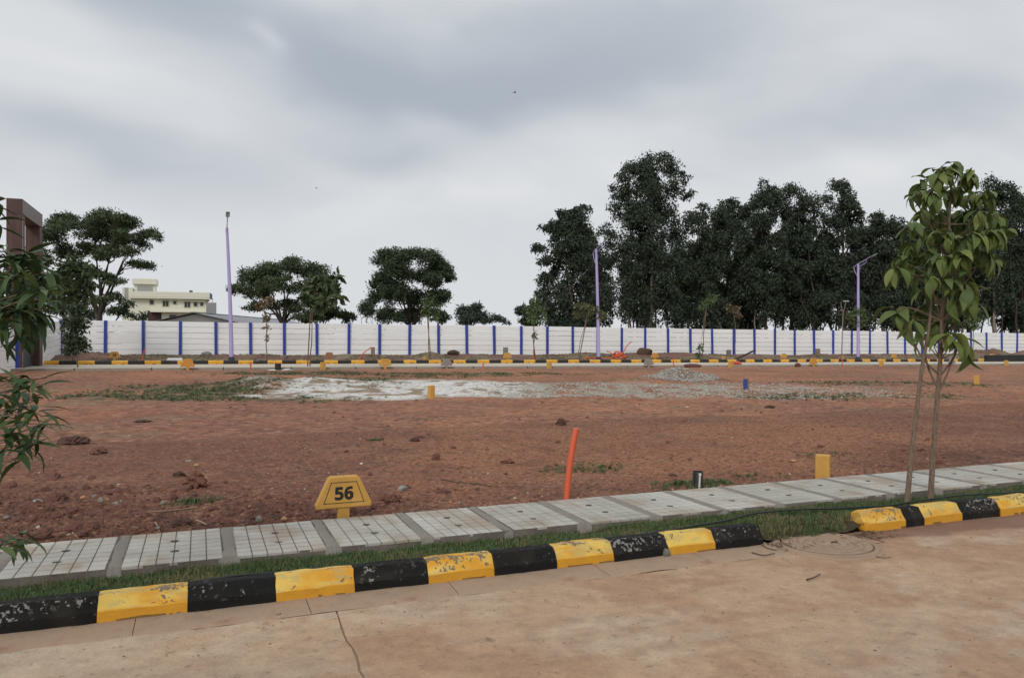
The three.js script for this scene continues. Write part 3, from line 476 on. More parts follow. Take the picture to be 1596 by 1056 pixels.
// gate portal and gate
{
  const g = thing('gate_portal', 'tall brown clad rectangular gate portal standing over the second road', 'gate portal', null, null, TH);
  const br = new THREE.MeshStandardMaterial({ map: rep(concreteTex([0.075, 0.036, 0.03], 71, 0.3, [0.1, 0.05, 0.04], 0.5, 2, 256), 0.5), roughness: 0.55 }), edge = mat(0.22, 0.19, 0.17, 0.5);
  for (const v of [39.9, 43.9]) { const p = mesh('pillar', rbox(0.6, 7.1, 0.6, 0.02, -7.47, 3.5, -v), br, g); for (const x of [-7.17]) mesh('trim', box(0.02, 6.8, 0.05, x + 0.008, 3.4, -v - (v > 42 ? 0.28 : -0.28)), edge, p); }
  const b = mesh('beam', rbox(0.6, 0.68, 4.6, 0.02, -7.47, 7.385, -41.9), br, g);
  mesh('fascia', box(0.03, 0.64, 4.56, -7.16, 7.385, -41.9), new THREE.MeshStandardMaterial({ color: lin(0.16, 0.125, 0.115), roughness: 0.5 }), b);
  const d = thing('gate', 'closed dark grey sheet metal gate inside the brown portal', 'gate', null, null, TH);
  const dm = mat(0.045, 0.055, 0.07, 0.5, { metalness: 0.3 });
  for (let i = 0; i < 6; i++) mesh('panel', rbox(0.05, 2.3, 0.53, 0.01, -7.5, 1.5, -(40.5 + i * 0.56)), dm, d);
  mesh('frame', merge([box(0.08, 0.08, 3.34, -7.5, 2.68, -41.9)]), dm, d); mesh('bottom_rail', box(0.08, 0.08, 3.34, -7.5, 0.34, -41.9), dm, d);
}

// ---------------------------------------------------------------- lamp posts
{
  const lav = mat(0.40, 0.33, 0.60, 0.5), grey = mat(0.09, 0.09, 0.095, 0.5), dark = mat(0.04, 0.04, 0.045, 0.6);
  const specs = [[360.5, 0.030, 'tall lavender lamp post leaning slightly beside the low grey shed roof'], [933, 0.022, 'lavender lamp post next to the coil of orange pipe'], [1338, 0.0, 'lavender lamp post with a round leafy sapling before it']];
  for (const [px, lean, label] of specs) {
    const q = onV(px, V_FKERB + 0.55), y = vergeH(q.u, q.v);
    const g = thing('lamp_post', label, 'lamp post', 'lamp posts along the far kerb', W3(q.u, q.v, y), TH);
    const H = 7.35, bend = (t) => -lean * H * (t * 0.5 + t * t * 0.6);
    const pts = span(0, 1, 0.1).map((t) => V(bend(t), t * H, 0));
    mesh('pole', tube(pts, [0.125, 0.075], 12), lav, g);
    mesh('base_plate', merge([rbox(0.34, 0.07, 0.34, 0.01, 0, 0.0, 0), new THREE.CylinderGeometry(0.15, 0.17, 0.3, 12).translate(0, 0.1, 0)]), dark, g);
    const t0 = V(bend(1), H, 0), A = (d, h) => V(t0.x, H + h, d);                // arm reaches over the road (local +z)
    const arm = mesh('arm', tube([A(-0.42, -0.2), A(0, -0.02), A(0.8, 0.27), A(1.35, 0.46)], 0.026, 8), lav, g);
    mesh('brace', merge([tube([A(0.06, -0.26), A(0.75, 0.0)], 0.02, 6), tube([A(0.75, 0.0), A(0.78, 0.26)], 0.018, 6)]), lav, arm);
    const curl = []; for (let i = 0; i <= 12; i++) { const a = i / 12; curl.push(A(-0.42 * Math.sin(Math.PI * (0.5 + a * 0.5)) , -0.2 - 0.85 * a)); } curl.push(A(0.0, -1.02));
    mesh('scroll', tube(curl, 0.022, 6), lav, arm);
    const hd = mesh('lamp_head', rbox(0.2, 0.07, 0.52, 0.025), grey, g); hd.position.copy(A(1.55, 0.52)); hd.rotation.x = -0.33;
    const lens = mesh('lens', box(0.15, 0.012, 0.4, 0, -0.038, 0), mat(0.5, 0.5, 0.48, 0.3), hd);
  }
}

// ---------------------------------------------------------------- plot number plaques and marker posts
const font = await new FontLoader().loadAsync('fonts/droid/droid_sans_bold.typeface.json');
const ochre = new THREE.MeshStandardMaterial({ map: rep(concreteTex([0.56, 0.305, 0.062], 29, 0.1, [0.62, 0.38, 0.12], 0.5, 2, 512), 1.3), roughness: 0.62, bumpMap: rep(grainBump, 3), bumpScale: 0.002 });
const orangeP = new THREE.MeshStandardMaterial({ map: rep(concreteTex([0.58, 0.26, 0.04], 49, 0.1, [0.5, 0.25, 0.06], 0.5, 2, 256), 1.3), roughness: 0.7 });
const rawC = mat(0.26, 0.23, 0.2, 0.95), ink = mat(0.012, 0.011, 0.01, 0.6);
function plaqueGeo(bw, tw, h, d, bev) { const s = new THREE.Shape(); s.moveTo(-bw / 2, 0); s.lineTo(bw / 2, 0); s.lineTo(bw / 2 + 0.004, 0.02); s.lineTo(tw / 2, h - 0.012); s.lineTo(tw / 2 - 0.016, h); s.lineTo(-tw / 2 + 0.016, h); s.lineTo(-tw / 2, h - 0.012); s.lineTo(-bw / 2 - 0.004, 0.02); s.closePath(); return new THREE.ExtrudeGeometry(s, { depth: d, bevelEnabled: true, bevelThickness: bev, bevelSize: bev, bevelSegments: 3 }).translate(0, 0, -d / 2); }
function plaque(label, pos, turn, num, m = ochre, group) {
  const g = thing('plot_number_plaque', label, 'plaque', group, pos, turn);
  const b = mesh('plate', plaqueGeo(0.44, 0.245, 0.245, 0.05, 0.012).translate(0, 0.055, 0), m, g);
  mesh('stub', rbox(0.1, 0.16, 0.06, 0.008, 0, 0.0, -0.004), m, g);
  if (num !== undefined) {
    const Z = 0.0375, ln = [], q = [[-0.168, 0.09], [0.168, 0.09], [0.105, 0.263], [-0.105, 0.263]];
    for (let i = 0; i < 4; i++) { const [x0, y0] = q[i], [x1, y1] = q[(i + 1) % 4], L = Math.hypot(x1 - x0, y1 - y0); ln.push(box(L + 0.005, 0.005, 0.003).rotateZ(Math.atan2(y1 - y0, x1 - x0)).translate((x0 + x1) / 2, (y0 + y1) / 2, Z)); }
    mesh('border_line', merge(ln), ink, b);
    if (num) { const t = new TextGeometry(num, { font, size: 0.105, depth: 0.0025, curveSegments: 8, bevelEnabled: true, bevelSize: 0.003, bevelThickness: 0.0005, bevelSegments: 1 }); t.computeBoundingBox(); const c = t.boundingBox; t.translate(-(c.min.x + c.max.x) / 2, 0.118, Z - 0.0005); mesh('number', t, ink, b); }
  }
  return g;
}
{
  const q = onV(535, 6.74); plaque('ochre trapezoid plaque numbered 56 standing at the footpath edge', W3(q.u, q.v, soilH(q.u, q.v) - 0.01 + 0.055), TH + 0.0, '56');
  const far = (px, v, label, num, m, turn = TH, dy = 0) => { const p = onV(px, v); const h = v > 42 ? vergeH(p.u, v) : yfar(p.u) - 0.05 + (v < V_FPAVE0 ? 0 : 0.08); const o = plaque(label, W3(p.u, v, h + 0.06 + dy), turn, num, m); o.scale.setScalar(1.28); return o; };
  far(178, 47.0, 'small yellow number plaque on the earth bank before the second wall panel', '28');
  far(791, 46.5, 'small yellow number plaque with a grey stone block behind its top', '');
  far(1222, 46.6, 'small yellow number plaque on the bank between thin bare saplings', '');
  far(1394, 46.6, 'small yellow number plaque on the bank near the forked stake', '');
  far(1547, 46.8, 'small yellow number plaque before the dark soil mounds', '');
  far(1021, 46.8, 'orange number plaque on the bank beyond the coil of orange pipe', undefined, orangeP);
  far(513, 47.0, 'dull brown number plaque on the bank before the white wall', undefined, mat(0.3, 0.15, 0.08, 0.9));
  far(292, 38.0, 'bright orange plaque turned away, standing at the far edge of the plot', undefined, orangeP, TH + Math.PI, 0.05);
  far(600, 38.05, 'pale yellow plaque turned away, beside the far footpath', undefined, ochre, TH + Math.PI, 0.05);
  far(696, 38.05, 'bare grey cement plaque turned away, next to the pale yellow one', undefined, rawC, TH + Math.PI, 0.05);
  far(1011, 38.05, 'bare grey cement plaque turned away before the coil of orange pipe', undefined, rawC, TH + Math.PI, 0.05);
  far(1268, 38.05, 'orange yellow plaque turned away at the plot edge past the gravel heap', undefined, orangeP, TH + Math.PI, 0.05);
  far(1484, 38.05, 'bare grey cement plaque seen between the sapling stems', undefined, rawC, TH + Math.PI, 0.05);
}
function marker(label, u, v, w, h, m, turn, y, group) { const g = mesh('marker_post', rbox(w, h + 0.2, w, 0.008, 0, (h + 0.2) / 2 - 0.2, 0), m); tag(g, label, 'marker post', group); g.position.copy(W3(u, v, y)); g.rotation.y = TH + turn; return g; }
{
  { const q = onV(1283, 6.74); marker('stout ochre concrete marker post at the back edge of the near footpath', q.u, q.v, 0.145, 0.265, ochre, 0.72, soilH(q.u, q.v)); }
  { const q = ground(672, 620, 0.15); marker('ochre marker post on the edge of the white stone dust', q.u, q.v, 0.14, 0.33, ochre, 0.35, soilH(q.u, q.v)); }
  { const q = ground(1523, 597, 0.15), m = marker('short ochre marker post alone on bare soil beyond the sapling', q.u, q.v, 0.16, 0.31, ochre, 0.5, soilH(q.u, q.v)); }
  { const q = ground(1163, 607, 0.15), g = thing('marker_post', 'blue painted marker post with a raw brown side beside sparse gravel', 'marker post', null, W3(q.u, q.v, soilH(q.u, q.v)), TH + 0.6);
    mesh('shaft', rbox(0.13, 0.53, 0.13, 0.006, 0, 0.065, 0), mat(0.22, 0.16, 0.12, 0.9), g); mesh('painted_face', box(0.006, 0.32, 0.126, -0.066, 0.16, 0), mat(0.03, 0.05, 0.2, 0.6), g); }
  for (const [px, label] of [[503, 'small ochre marker post before the far footpath near the curved red pipe'], [856, 'small yellow marker post at the far footpath below a staked sapling'], [1139, 'small yellow marker post beside a red scrap at the far footpath'], [1374, 'small yellow marker post at the far footpath near the third lamp post'], [1569, 'small yellow marker post before the long black block']]) { const q = onV(px, 37.95); marker(label, q.u, q.v, 0.2, 0.36, ochre, 0.3, yfar(q.u) - 0.05); }
  for (const [px, label] of [[662, 'tiny yellow peg on the bank below the thin twin stemmed sapling'], [914, 'tiny yellow peg on the bank close to the middle lamp post'], [1128, 'tiny yellow peg on the bank above the red scrap'], [1314, 'tiny yellow peg on the bank at the foot of the forked stake']]) { const q = onV(px, 46.6); marker(label, q.u, q.v, 0.17, 0.26, ochre, 0.3, vergeH(q.u, q.v)); }
}

// ---------------------------------------------------------------- pipes, litter and other site things
const orangePipe = new THREE.MeshStandardMaterial({ color: lin(0.62, 0.105, 0.04), roughness: 0.5 });
function corrugated(pts, r, ring, sides = 12) { const c = new THREE.CatmullRomCurve3(pts), L = c.getLength(), n = Math.round(L / ring) * 4, P = c.getSpacedPoints(n), R = P.map((_, i) => r * (i % 4 < 2 ? 1 : 0.9)); return tube(P, R, sides); }
{
  const q = onV(884, 6.72), D = q.D, y0 = soilH(q.u, q.v), wx = (px) => (px - 798) / FOC * D, wy = (py) => EYE - (py - 528) / FOC * D;
  const g = thing('conduit_pipe', 'upright orange corrugated conduit pipe leaning out of the soil by the footpath', 'pipe', null, V(q.X, y0, -D));
  const P = [[883, 790], [884, 770], [887, 740], [891, 712], [895, 690], [899.5, 670]].map(([a, b], i) => V(wx(a) - q.X, wy(b) - y0, -0.02 * i));
  mesh('pipe_wall', corrugated(P, 0.032, 0.009, 14), orangePipe, g);
  const tip = P.at(-1); mesh('cut_rim', new THREE.TorusGeometry(0.028, 0.005, 6, 14).rotateX(Math.PI / 2 - 0.1).translate(tip.x, tip.y + 0.002, tip.z), mat(0.72, 0.24, 0.13, 0.5), g);
  const b = onV(1088, 6.86), yb = soilH(b.u, b.v);
  const k = thing('corrugated_pipe', 'short black ribbed pipe stub with open top at the footpath edge', 'pipe', null, W3(b.u, b.v, yb));
  const prof = []; for (let i = 0; i <= 40; i++) prof.push(new THREE.Vector2(0.056 + (i % 4 < 2 ? 0 : -0.006), -0.05 + i * 0.0055)); for (let i = 40; i >= 20; i--) prof.push(new THREE.Vector2(0.047, -0.05 + i * 0.0055)); prof.push(new THREE.Vector2(0.001, 0.06));
  mesh('pipe_wall', new THREE.LatheGeometry(prof, 24), mat(0.016, 0.016, 0.017, 0.45, { side: THREE.DoubleSide }), k);
  const w = onV(1090.5, 6.70), yw = soilH(w.u, w.v);
  const p = thing('water_pipe', 'thin cream capped water pipe in front of the black pipe stub', 'pipe', null, W3(w.u, w.v, yw)); mesh('pipe_wall', new THREE.CylinderGeometry(0.0105, 0.0105, 0.19, 12).rotateZ(-0.05).translate(0, 0.06, 0), mat(0.55, 0.5, 0.4, 0.5), p); mesh('cap', new THREE.CylinderGeometry(0.0135, 0.0135, 0.022, 12).translate(0.005, 0.155, 0), mat(0.62, 0.58, 0.48, 0.5), p);
  // irrigation hose in the grass
  const hp = []; for (let u = -4; u <= 14.2; u += 0.3) { const t = sst(2.4, 4.4, u) * sst(9.5, 6.5, u); const v = lerp(V_KERB_BACK + 0.035, 5.5, t * 0.9) + 0.03 * Math.sin(u * 1.7) + (fbm(u * 1.1, 7, 2) - 0.5) * 0.03; hp.push(W3(u, v, stripH(u, v) + 0.042 + 0.01 * Math.sin(u * 3.1))); }
  tag(mesh('irrigation_hose', new THREE.TubeGeometry(new THREE.CatmullRomCurve3(hp), 240, 0.0075, 8), mat(0.012, 0.012, 0.013, 0.4)), 'thin black irrigation hose lying along the grass strip', 'hose');
  // manhole
  const mh = ground(1300, 850, 0.02), gm = thing('manhole_cover', 'round dusty concrete manhole cover in the gap of the kerb', 'manhole cover', null, W3(mh.u, 4.93, 0), TH);
  const cm = new THREE.MeshStandardMaterial({ map: rep(concreteTex([0.38, 0.265, 0.18], 83, 0.3, [0.24, 0.165, 0.11], 0.8, 2, 512), 1.2), roughness: 0.95, bumpMap: rep(grainBump, 3), bumpScale: 0.003 });
  mesh('lid', new THREE.CylinderGeometry(0.34, 0.345, 0.05, 48).translate(0, -0.001, 0), cm, gm);
  for (const R of [0.1, 0.16, 0.22, 0.28]) mesh('ring', new THREE.TorusGeometry(R, 0.007, 6, 48).scale(1, 1, 0.5).rotateX(Math.PI / 2).translate(0, 0.0245, 0), cm, gm);
  mesh('rim', new THREE.LatheGeometry([[0.352, -0.01], [0.352, 0.018], [0.358, 0.022], [0.39, 0.02], [0.43, 0.004], [0.432, -0.01]].map((a) => new THREE.Vector2(...a)), 56), cm, gm);
  mesh('lifting_eye', new THREE.TorusGeometry(0.022, 0.006, 6, 16).rotateX(1.2).translate(0.06, 0.03, 0.02), mat(0.1, 0.07, 0.05, 0.8), gm);
}
// coil of orange pipe by the middle lamp post
{
  const q = onV(965, 46.5), y = vergeH(q.u, q.v), r = RNG(9), g = thing('pipe_coil', 'tangled coil of orange conduit pipe on the bank', 'pipe coil', null, W3(q.u, q.v, y), TH);
  for (let k = 0; k < 5; k++) { const P = []; for (let i = 0; i <= 14; i++) { const a = i / 14 * 6.28 * 1.1 + k, R = 0.42 + 0.12 * r() - 0.04 * k; P.push(V(Math.cos(a) * R * 0.95, 0.08 + 0.09 * k + Math.abs(Math.sin(a * 1.5 + k)) * 0.14, Math.sin(a) * R * 0.6)); } mesh('loop', tube(new THREE.CatmullRomCurve3(P).getPoints(40), 0.035, 7), orangePipe, g); }
  mesh('loose_end', tube(new THREE.CatmullRomCurve3([V(0.2, 0.3, 0), V(0.45, 0.75, 0), V(0.65, 1.05, 0.05), V(0.95, 1.25, 0)]).getPoints(14), 0.035, 7), orangePipe, g);
  mesh('loose_end', tube(new THREE.CatmullRomCurve3([V(-0.3, 0.2, 0), V(-1.0, 0.14, 0.1), V(-1.9, 0.22, 0), V(-2.6, 0.2, 0.1)]).getPoints(14), 0.035, 7), orangePipe, g);
  mesh('loose_end', tube(new THREE.CatmullRomCurve3([V(-0.3, 0.25, 0), V(-0.6, 0.5, 0), V(-0.95, 0.62, 0)]).getPoints(10), 0.03, 7), orangePipe, g);
  const fp = (px0, py0, px1, py1, v, label, rad = 0.035) => { const a = onV(px0, v), D = a.D, top = V((px1 - 798) / FOC * D, EYE - (py1 - 528) / FOC * D, -D), y0 = v > 42 ? vergeH(a.u, v) : v > V_FPAVE0 ? yfar(a.u) + 0.05 : soilH(a.u, v); const bot = W3(a.u, v, y0 - 0.04); const m = bot.clone().lerp(top, 0.5).add(V((px1 - px0) / FOC * D * -0.12, 0.03, 0)); tag(mesh('conduit_pipe', tube(new THREE.CatmullRomCurve3([bot, m, top]).getPoints(10), rad, 8), orangePipe), label, 'pipe'); };
  fp(221, 561, 225, 545, 46.7, 'short orange pipe end sticking up before the third wall panel');
  fp(390, 578, 391, 563, 37.9, 'thin orange pipe stub at the far plot edge left of the dust patch'.replace('left of', 'before'));
  fp(557, 563, 578, 541, 46.6, 'long red orange pipe bending up against the white wall', 0.03);
  fp(753, 577, 753, 566, 37.9, 'little orange pipe stub at the far plot edge by weeds');
  fp(832, 563, 831, 545, 46.3, 'slim orange pipe between the twin stakes of a sapling', 0.025);
  fp(1050, 572, 1050, 557, 37.9, 'slim orange pipe behind the grey gravel heap', 0.03);
  fp(1313, 571, 1313, 556, 37.9, 'slim orange pipe below the forked stake', 0.03);
  fp(1417, 556, 1417, 551, 46.4, 'very short orange pipe stub close to the sapling trunk', 0.03);
}
// far litter
{
  const item = (name, label, cat, px, v, geo, m, dy = 0, turn = TH) => { const q = onV(px, v), y = v > 42 ? vergeH(q.u, v) : v > V_FPAVE0 ? yfar(q.u) + 0.06 : soilH(q.u, v); const o = tag(mesh(name, geo, m), label, cat); o.position.copy(W3(q.u, v, y + dy)); o.rotation.y = turn; return o; };
  item('sack', 'flat white cement sack dropped behind the far kerb', 'sack', 272, 46.3, rbox(0.8, 0.2, 0.45, 0.08, 0, 0.08, 0), mat(0.7, 0.7, 0.7, 0.8));
  item('stone_block', 'grey broken stone block at the wall foot near the first lamp post', 'stone', 322, 49.6, lump(51, 0.25, 2, 0.7).scale(0.3, 0.3, 0.25), mat(0.2, 0.19, 0.18, 1), 0.08);
  item('stone_block', 'upright grey stone block behind a yellow number plaque', 'stone', 788, 49.4, rbox(0.3, 0.75, 0.25, 0.04, 0, 0.2, 0), mat(0.22, 0.2, 0.17, 1));
  item('stone_block', 'small brown stone block at the wall foot beside the bending red pipe', 'stone', 581, 49.8, rbox(0.22, 0.6, 0.25, 0.03, 0, 0.2, 0), mat(0.24, 0.17, 0.15, 1));
  item('stone_block', 'short grey stone post at the wall foot near the dark wood plank', 'stone', 1136, 49.6, rbox(0.3, 0.5, 0.25, 0.04, 0, 0.15, 0), mat(0.2, 0.17, 0.14, 1));
  item('stone_block', 'short brown stone post at the wall foot beside the third lamp post', 'stone', 1275, 49.6, rbox(0.3, 0.6, 0.25, 0.04, 0, 0.2, 0), mat(0.22, 0.17, 0.13, 1));
  item('earth_lump', 'dark brown heap of earth at the wall foot beyond the orange pipe coil', 'earth heap', 1004, 49.7, lump(61, 0.3, 2, 0.6).scale(0.75, 0.6, 0.5), mat(0.08, 0.045, 0.033, 1), 0.1);
  item('earth_lump', 'small dark heap of earth at the wall foot before the dense rounded tree', 'earth heap', 706, 49.8, lump(67, 0.3, 2, 0.6).scale(0.45, 0.4, 0.4), mat(0.08, 0.05, 0.036, 1), 0.1);
  item('earth_lump', 'red earth clod on the far plot edge below the red scrap', 'earth clod', 1244, 37.5, lump(71, 0.3, 2, 0.8).scale(0.22, 0.22, 0.2), mat(0.12, 0.045, 0.035, 1), 0.08);
  item('earth_lump', 'wide dark earth clod behind the grey gravel heap', 'earth clod', 1080, 37.3, lump(73, 0.35, 2, 0.5).scale(0.55, 0.3, 0.3), mat(0.11, 0.05, 0.04, 1), 0.06);
  const q = onV(1143, 46.0), y = yfar(q.u); tag(mesh('wooden_plank', box(1.95, 0.12, 0.05).rotateZ(0.36), mat(0.035, 0.028, 0.024, 0.9)), 'dark wooden plank propped slanting on the far kerb', 'plank').position.copy(W3(q.u + 1.0, 46.0, y + 0.5)); scene.children.at(-1).rotation.y = TH;
  item('plastic_scrap', 'crumpled red plastic scrap beside a yellow marker post', 'scrap', 1150, 38.7, lump(77, 0.35, 2, 0.6).scale(0.28, 0.24, 0.2), mat(0.5, 0.06, 0.035, 0.6), 0.08);
  item('drain_pipe', 'short black drain pipe end in the far footpath edge', 'pipe', 433, 37.95, new THREE.CylinderGeometry(0.14, 0.14, 0.36, 16).translate(0, 0.12, 0), mat(0.015, 0.015, 0.016, 0.5));
  item('plastic_bag', 'flattened white plastic bag near the short black drain pipe', 'bag', 448, 37.2, lump(79, 0.35, 2, 0.3).scale(0.22, 0.14, 0.14), mat(0.65, 0.65, 0.65, 0.6), 0.02);
  item('plastic_bag', 'small white plastic bag on the other side of the drain pipe', 'bag', 424, 37.3, lump(83, 0.35, 2, 0.3).scale(0.2, 0.12, 0.12), mat(0.65, 0.65, 0.65, 0.6), 0.02);
  // long black block at the end of the far kerb
  const b = onV(1478 + 61, 45.4), bl = thing('kerb_wall', 'long low black painted block wall closing the end of the far kerb', 'low wall', null, W3(b.u, 45.5, yfar(b.u)), TH);
  for (let i = 0; i < 8; i++) mesh('block', rbox(1.18, 0.56, 0.35, 0.02, 0.6 + i * 1.2, 0.24, 0), mat(0.014, 0.014, 0.016, 0.7), bl);
}

// ---------------------------------------------------------------- clods, stones and twigs lying on the near soil
{
  const red = mat(0.15, 0.066, 0.045, 1), dk = mat(0.085, 0.042, 0.031, 1), pale = mat(0.40, 0.36, 0.31, 0.95, { bumpMap: rep(grainBump, 2), bumpScale: 0.01 }), tan = mat(0.42, 0.22, 0.12, 0.95), grey = mat(0.26, 0.24, 0.22, 0.95);
  const put = (name, label, cat, px, py, w, h, m, seed) => { if (w < 2) return; const q = ground(px, py, 0.13), y = soilH(q.u, q.v), rw = w / FOC * q.D / 2, rh = h / FOC * q.D / 2; const o = tag(mesh(name, (name === 'stone' ? lump(seed, 0.3, 3, 1) : clodGeo(seed)).scale(rw, rh, rw * 0.8), m), label, cat); o.position.copy(W3(q.u, q.v, y + rh * 0.55)); o.rotation.y = seed; };
  put('earth_clod', 'broad dark earth clod lying near the dangling leaves', 'earth clod', 117, 692, 36, 16, dk, 101);
  put('earth_clod', 'flattish reddish brown clod below the broad dark one', 'earth clod', 155, 709, 24, 12, red, 102);
  put('earth_clod', 'big rough dark red clod at the border of damp and dry soil', 'earth clod', 305, 757, 34, 27, red, 103);
  put('earth_clod', 'small round dark clod beside the big rough red clod', 'earth clod', 278, 741, 16, 9, dk, 104);
  put('earth_clod', 'dark thin strip of clod on smooth soil beyond the damp patch', 'earth clod', 222, 659, 26, 4, dk, 105);
  put('earth_clod', 'squarish dark red clod in the middle of the open soil', 'earth clod', 680, 717, 13, 11, red, 106);
  put('earth_clod', 'upright pointed red clod just above the orange conduit pipe', 'earth clod', 875, 662, 13, 13, dk, 107);
  put('earth_clod', 'low dark clod of a touching pair on open soil', 'earth clod', 646, 689, 14, 7, dk, 108);
  put('earth_clod', 'smaller brown clod of a touching pair on open soil', 'earth clod', 656, 683, 12, 6, red, 109);
  put('earth_clod', 'wide flat dark clod on open soil before the orange conduit pipe', 'earth clod', 790, 724, 18, 8, red, 110);
  put('earth_clod', 'rounded dark clod next to the plaque at the footpath edge', 'earth clod', 612, 783, 22, 17, red, 111);
  put('earth_clod', 'loose brown clod between the plaque and a grey stone', 'earth clod', 600, 778, 16, 14, red, 112);
  put('earth_clod', 'small dark clod half way across the open soil', 'earth clod', 588, 817, 1, 1, red, 113);
  put('earth_clod', 'broad clod of dark soil close to the thin cream twig', 'earth clod', 283, 819, 26, 12, dk, 114);
  put('earth_clod', 'lone dark clod on the soil beyond the ochre marker post', 'earth clod', 1200, 634, 15, 5, dk, 115);
  put('stone', 'pale rough stone standing on damp soil near the footpath', 'stone', 403, 808, 12, 15, pale, 121);
  put('stone', 'grey flat stone resting between pale stone and footpath', 'stone', 427, 812, 11, 8, grey, 122);
  put('stone', 'reddish tan stone touching the footpath edge before the plaque', 'stone', 442, 810, 11, 9, tan, 123);
  put('stone', 'grey tan stone lying behind the loose clods beside the plaque', 'stone', 627, 765, 18, 11, grey, 124);
  put('stone', 'light grey stone first in a row of four on damp soil', 'stone', 146, 775, 9, 7, pale, 125);
  put('stone', 'pointed light grey stone second in a row on damp soil', 'stone', 156, 784, 8, 10, grey, 126);
  put('stone', 'bluish grey stone third in a row on damp soil', 'stone', 179, 783, 11, 6, grey, 127);
  put('stone', 'whitish stone last in a row on damp soil', 'stone', 188, 785, 6, 6, pale, 128);
  put('stone', 'long grey stone half sunk below the dark broad clods', 'stone', 58, 782, 18, 7, grey, 129);
  put('stone', 'orange tan stone before the row of grey stones', 'stone', 130, 775, 10, 7, tan, 130);
  put('stone', 'white stone alone on damp soil near the twig', 'stone', 254, 781, 10, 8, pale, 131);
  put('stone', 'white chalky stone at the footpath edge under the twig', 'stone', 245, 828, 9, 6, pale, 132);
  put('stone', 'flat white chip on dry soil above the big clod', 'stone', 295, 718, 13, 4, pale, 133);
  put('stone', 'tan chip beside the flat white chip', 'stone', 305, 724, 10, 5, tan, 134);
  put('stone', 'white chip of stone near the damp soil rim', 'stone', 9, 812, 11, 7, pale, 135);
  put('stone', 'bright white chip between plaque and orange conduit pipe', 'stone', 716, 786, 6, 6, pale, 136);
  put('stone', 'cream stone on soil beyond the ochre marker post', 'stone', 1237, 720, 12, 6, tan, 137);
  put('stone', 'dark stone beside the black pipe stub', 'stone', 1048, 743, 13, 6, dk, 138);
  const twig = (label, pts, r0, r1, m, h = 0.13) => { const P = pts.map(([x, y]) => { const q = ground(x, y, h); const s = q.v > V_PAVE1 ? soilH(q.u, q.v) : h; return W3(q.u, q.v, s + r0 * 1.3); }); tag(mesh('twig', tube(new THREE.CatmullRomCurve3(P).getPoints(18), [r0, r1], 6), m), label, 'twig'); };
  const tw = mat(0.36, 0.25, 0.16, 0.9), td = mat(0.1, 0.06, 0.04, 0.9), cr = mat(0.42, 0.32, 0.22, 0.9);
  twig('long pale dry twig stretched over damp soil by the footpath', [[228, 804], [262, 797], [300, 788], [340, 781], [372, 773]], 0.006, 0.004, tw);
  twig('thin dark twig lying on open soil beyond the plaque', [[686, 749], [712, 752], [738, 755], [765, 759]], 0.006, 0.004, td);
  twig('short curved cream root at the footpath edge', [[241, 818], [243, 825], [248, 829]], 0.005, 0.004, cr);
  twig('cream root lying flat close to the pale stone', [[305, 813], [315, 813], [323, 815]], 0.006, 0.004, cr);
  twig('crooked cream root climbing from the footpath edge', [[111, 816], [113, 830], [122, 838], [127, 842]], 0.005, 0.003, cr);
  const rd = (label, pts, r0 = 0.004, m = td) => twig(label, pts, r0, r0 * 0.6, m, 0.012);
  rd('dark twig on the tan road before the manhole cover', [[1258, 905], [1268, 902], [1279, 896]], 0.007, td);
  rd('straight thin twig on the road parallel to the manhole rim', [[1303, 874], [1322, 875], [1342, 874]], 0.004, tw);
  rd('little twig on the road beyond the straight thin one', [[1366, 868], [1378, 870], [1389, 869]], 0.004, td);
  for (const [l, p] of [['pale twig in the litter by the kerb end', [[1211, 835], [1225, 838], [1240, 837]]], ['dark twig in the litter beside the black kerb end', [[1172, 862], [1190, 866], [1208, 863]]], ['bent dark twig in the litter at the black kerb end', [[1186, 848], [1196, 855], [1210, 858]]], ['twig leaning over the grass at the yellow kerb end', [[1303, 826], [1318, 821], [1334, 813]]], ['dark twig under the yellow kerb end', [[1330, 822], [1345, 828], [1366, 832]]]]) rd(l, p, 0.005, l.startsWith('pale') ? tw : td);
  // leaf litter and grit on the road and in the kerb gap
  const r = RNG(33), L = [], lf = new THREE.PlaneGeometry(1, 0.5, 2, 1).rotateX(-Math.PI / 2); { const p = lf.attributes.position; for (let i = 0; i < p.count; i++) p.setY(i, Math.abs(p.getX(i)) * 0.35 + (i % 2) * 0.1); lf.computeVertexNormals(); }
  for (let i = 0; i < 260; i++) { const near = r() < 0.75, u = near ? (r() < 0.5 ? 4.2 + r() * 0.35 : 5.0 + r() * 0.35) + (r() - 0.5) * 0.3 : lerp(-2, 9, r()), v = near ? 5.0 + (r() - 0.5) * 0.3 : V_KERB - 0.02 - Math.pow(r(), 2.5) * 2.6, s = near ? 0.005 + r() * 0.014 : 0.004 + r() * 0.011, k = 0.6 + r() * 0.8; L.push({ p: W3(u, v, (near ? Math.max(0.022, v > 5.12 ? stripH(u, v) + 0.01 : 0.02) : 0.012) + s * 0.05), s: V(s * 2, s, s * 2), ry: r() * 6.3, rx: (r() - 0.5) * 0.5, c: [0.14 * k, 0.085 * k, 0.05 * k] }); }
  scatter('leaf_litter', 'dry brown leaf scraps and grit gathered at the kerb ends', 'litter', lf, grassMat, L);
  const S = []; const cl = lump(9, 0.3, 1, 0.7);
  for (let i = 0; i < 900; i++) { const u = lerp(-2.5, 12, r()), v = V_KERB - 0.02 - Math.pow(r(), 2.2) * 3.4, s = 0.002 + 0.005 * Math.pow(r(), 3), k = 0.5 + r(); S.push({ p: W3(u, v, 0.004 + (v > V_KERB - 0.27 ? 0.008 : 0)), s: V(s, s * 0.7, s), ry: r() * 6, c: [0.24 * k, 0.15 * k, 0.1 * k] }); }
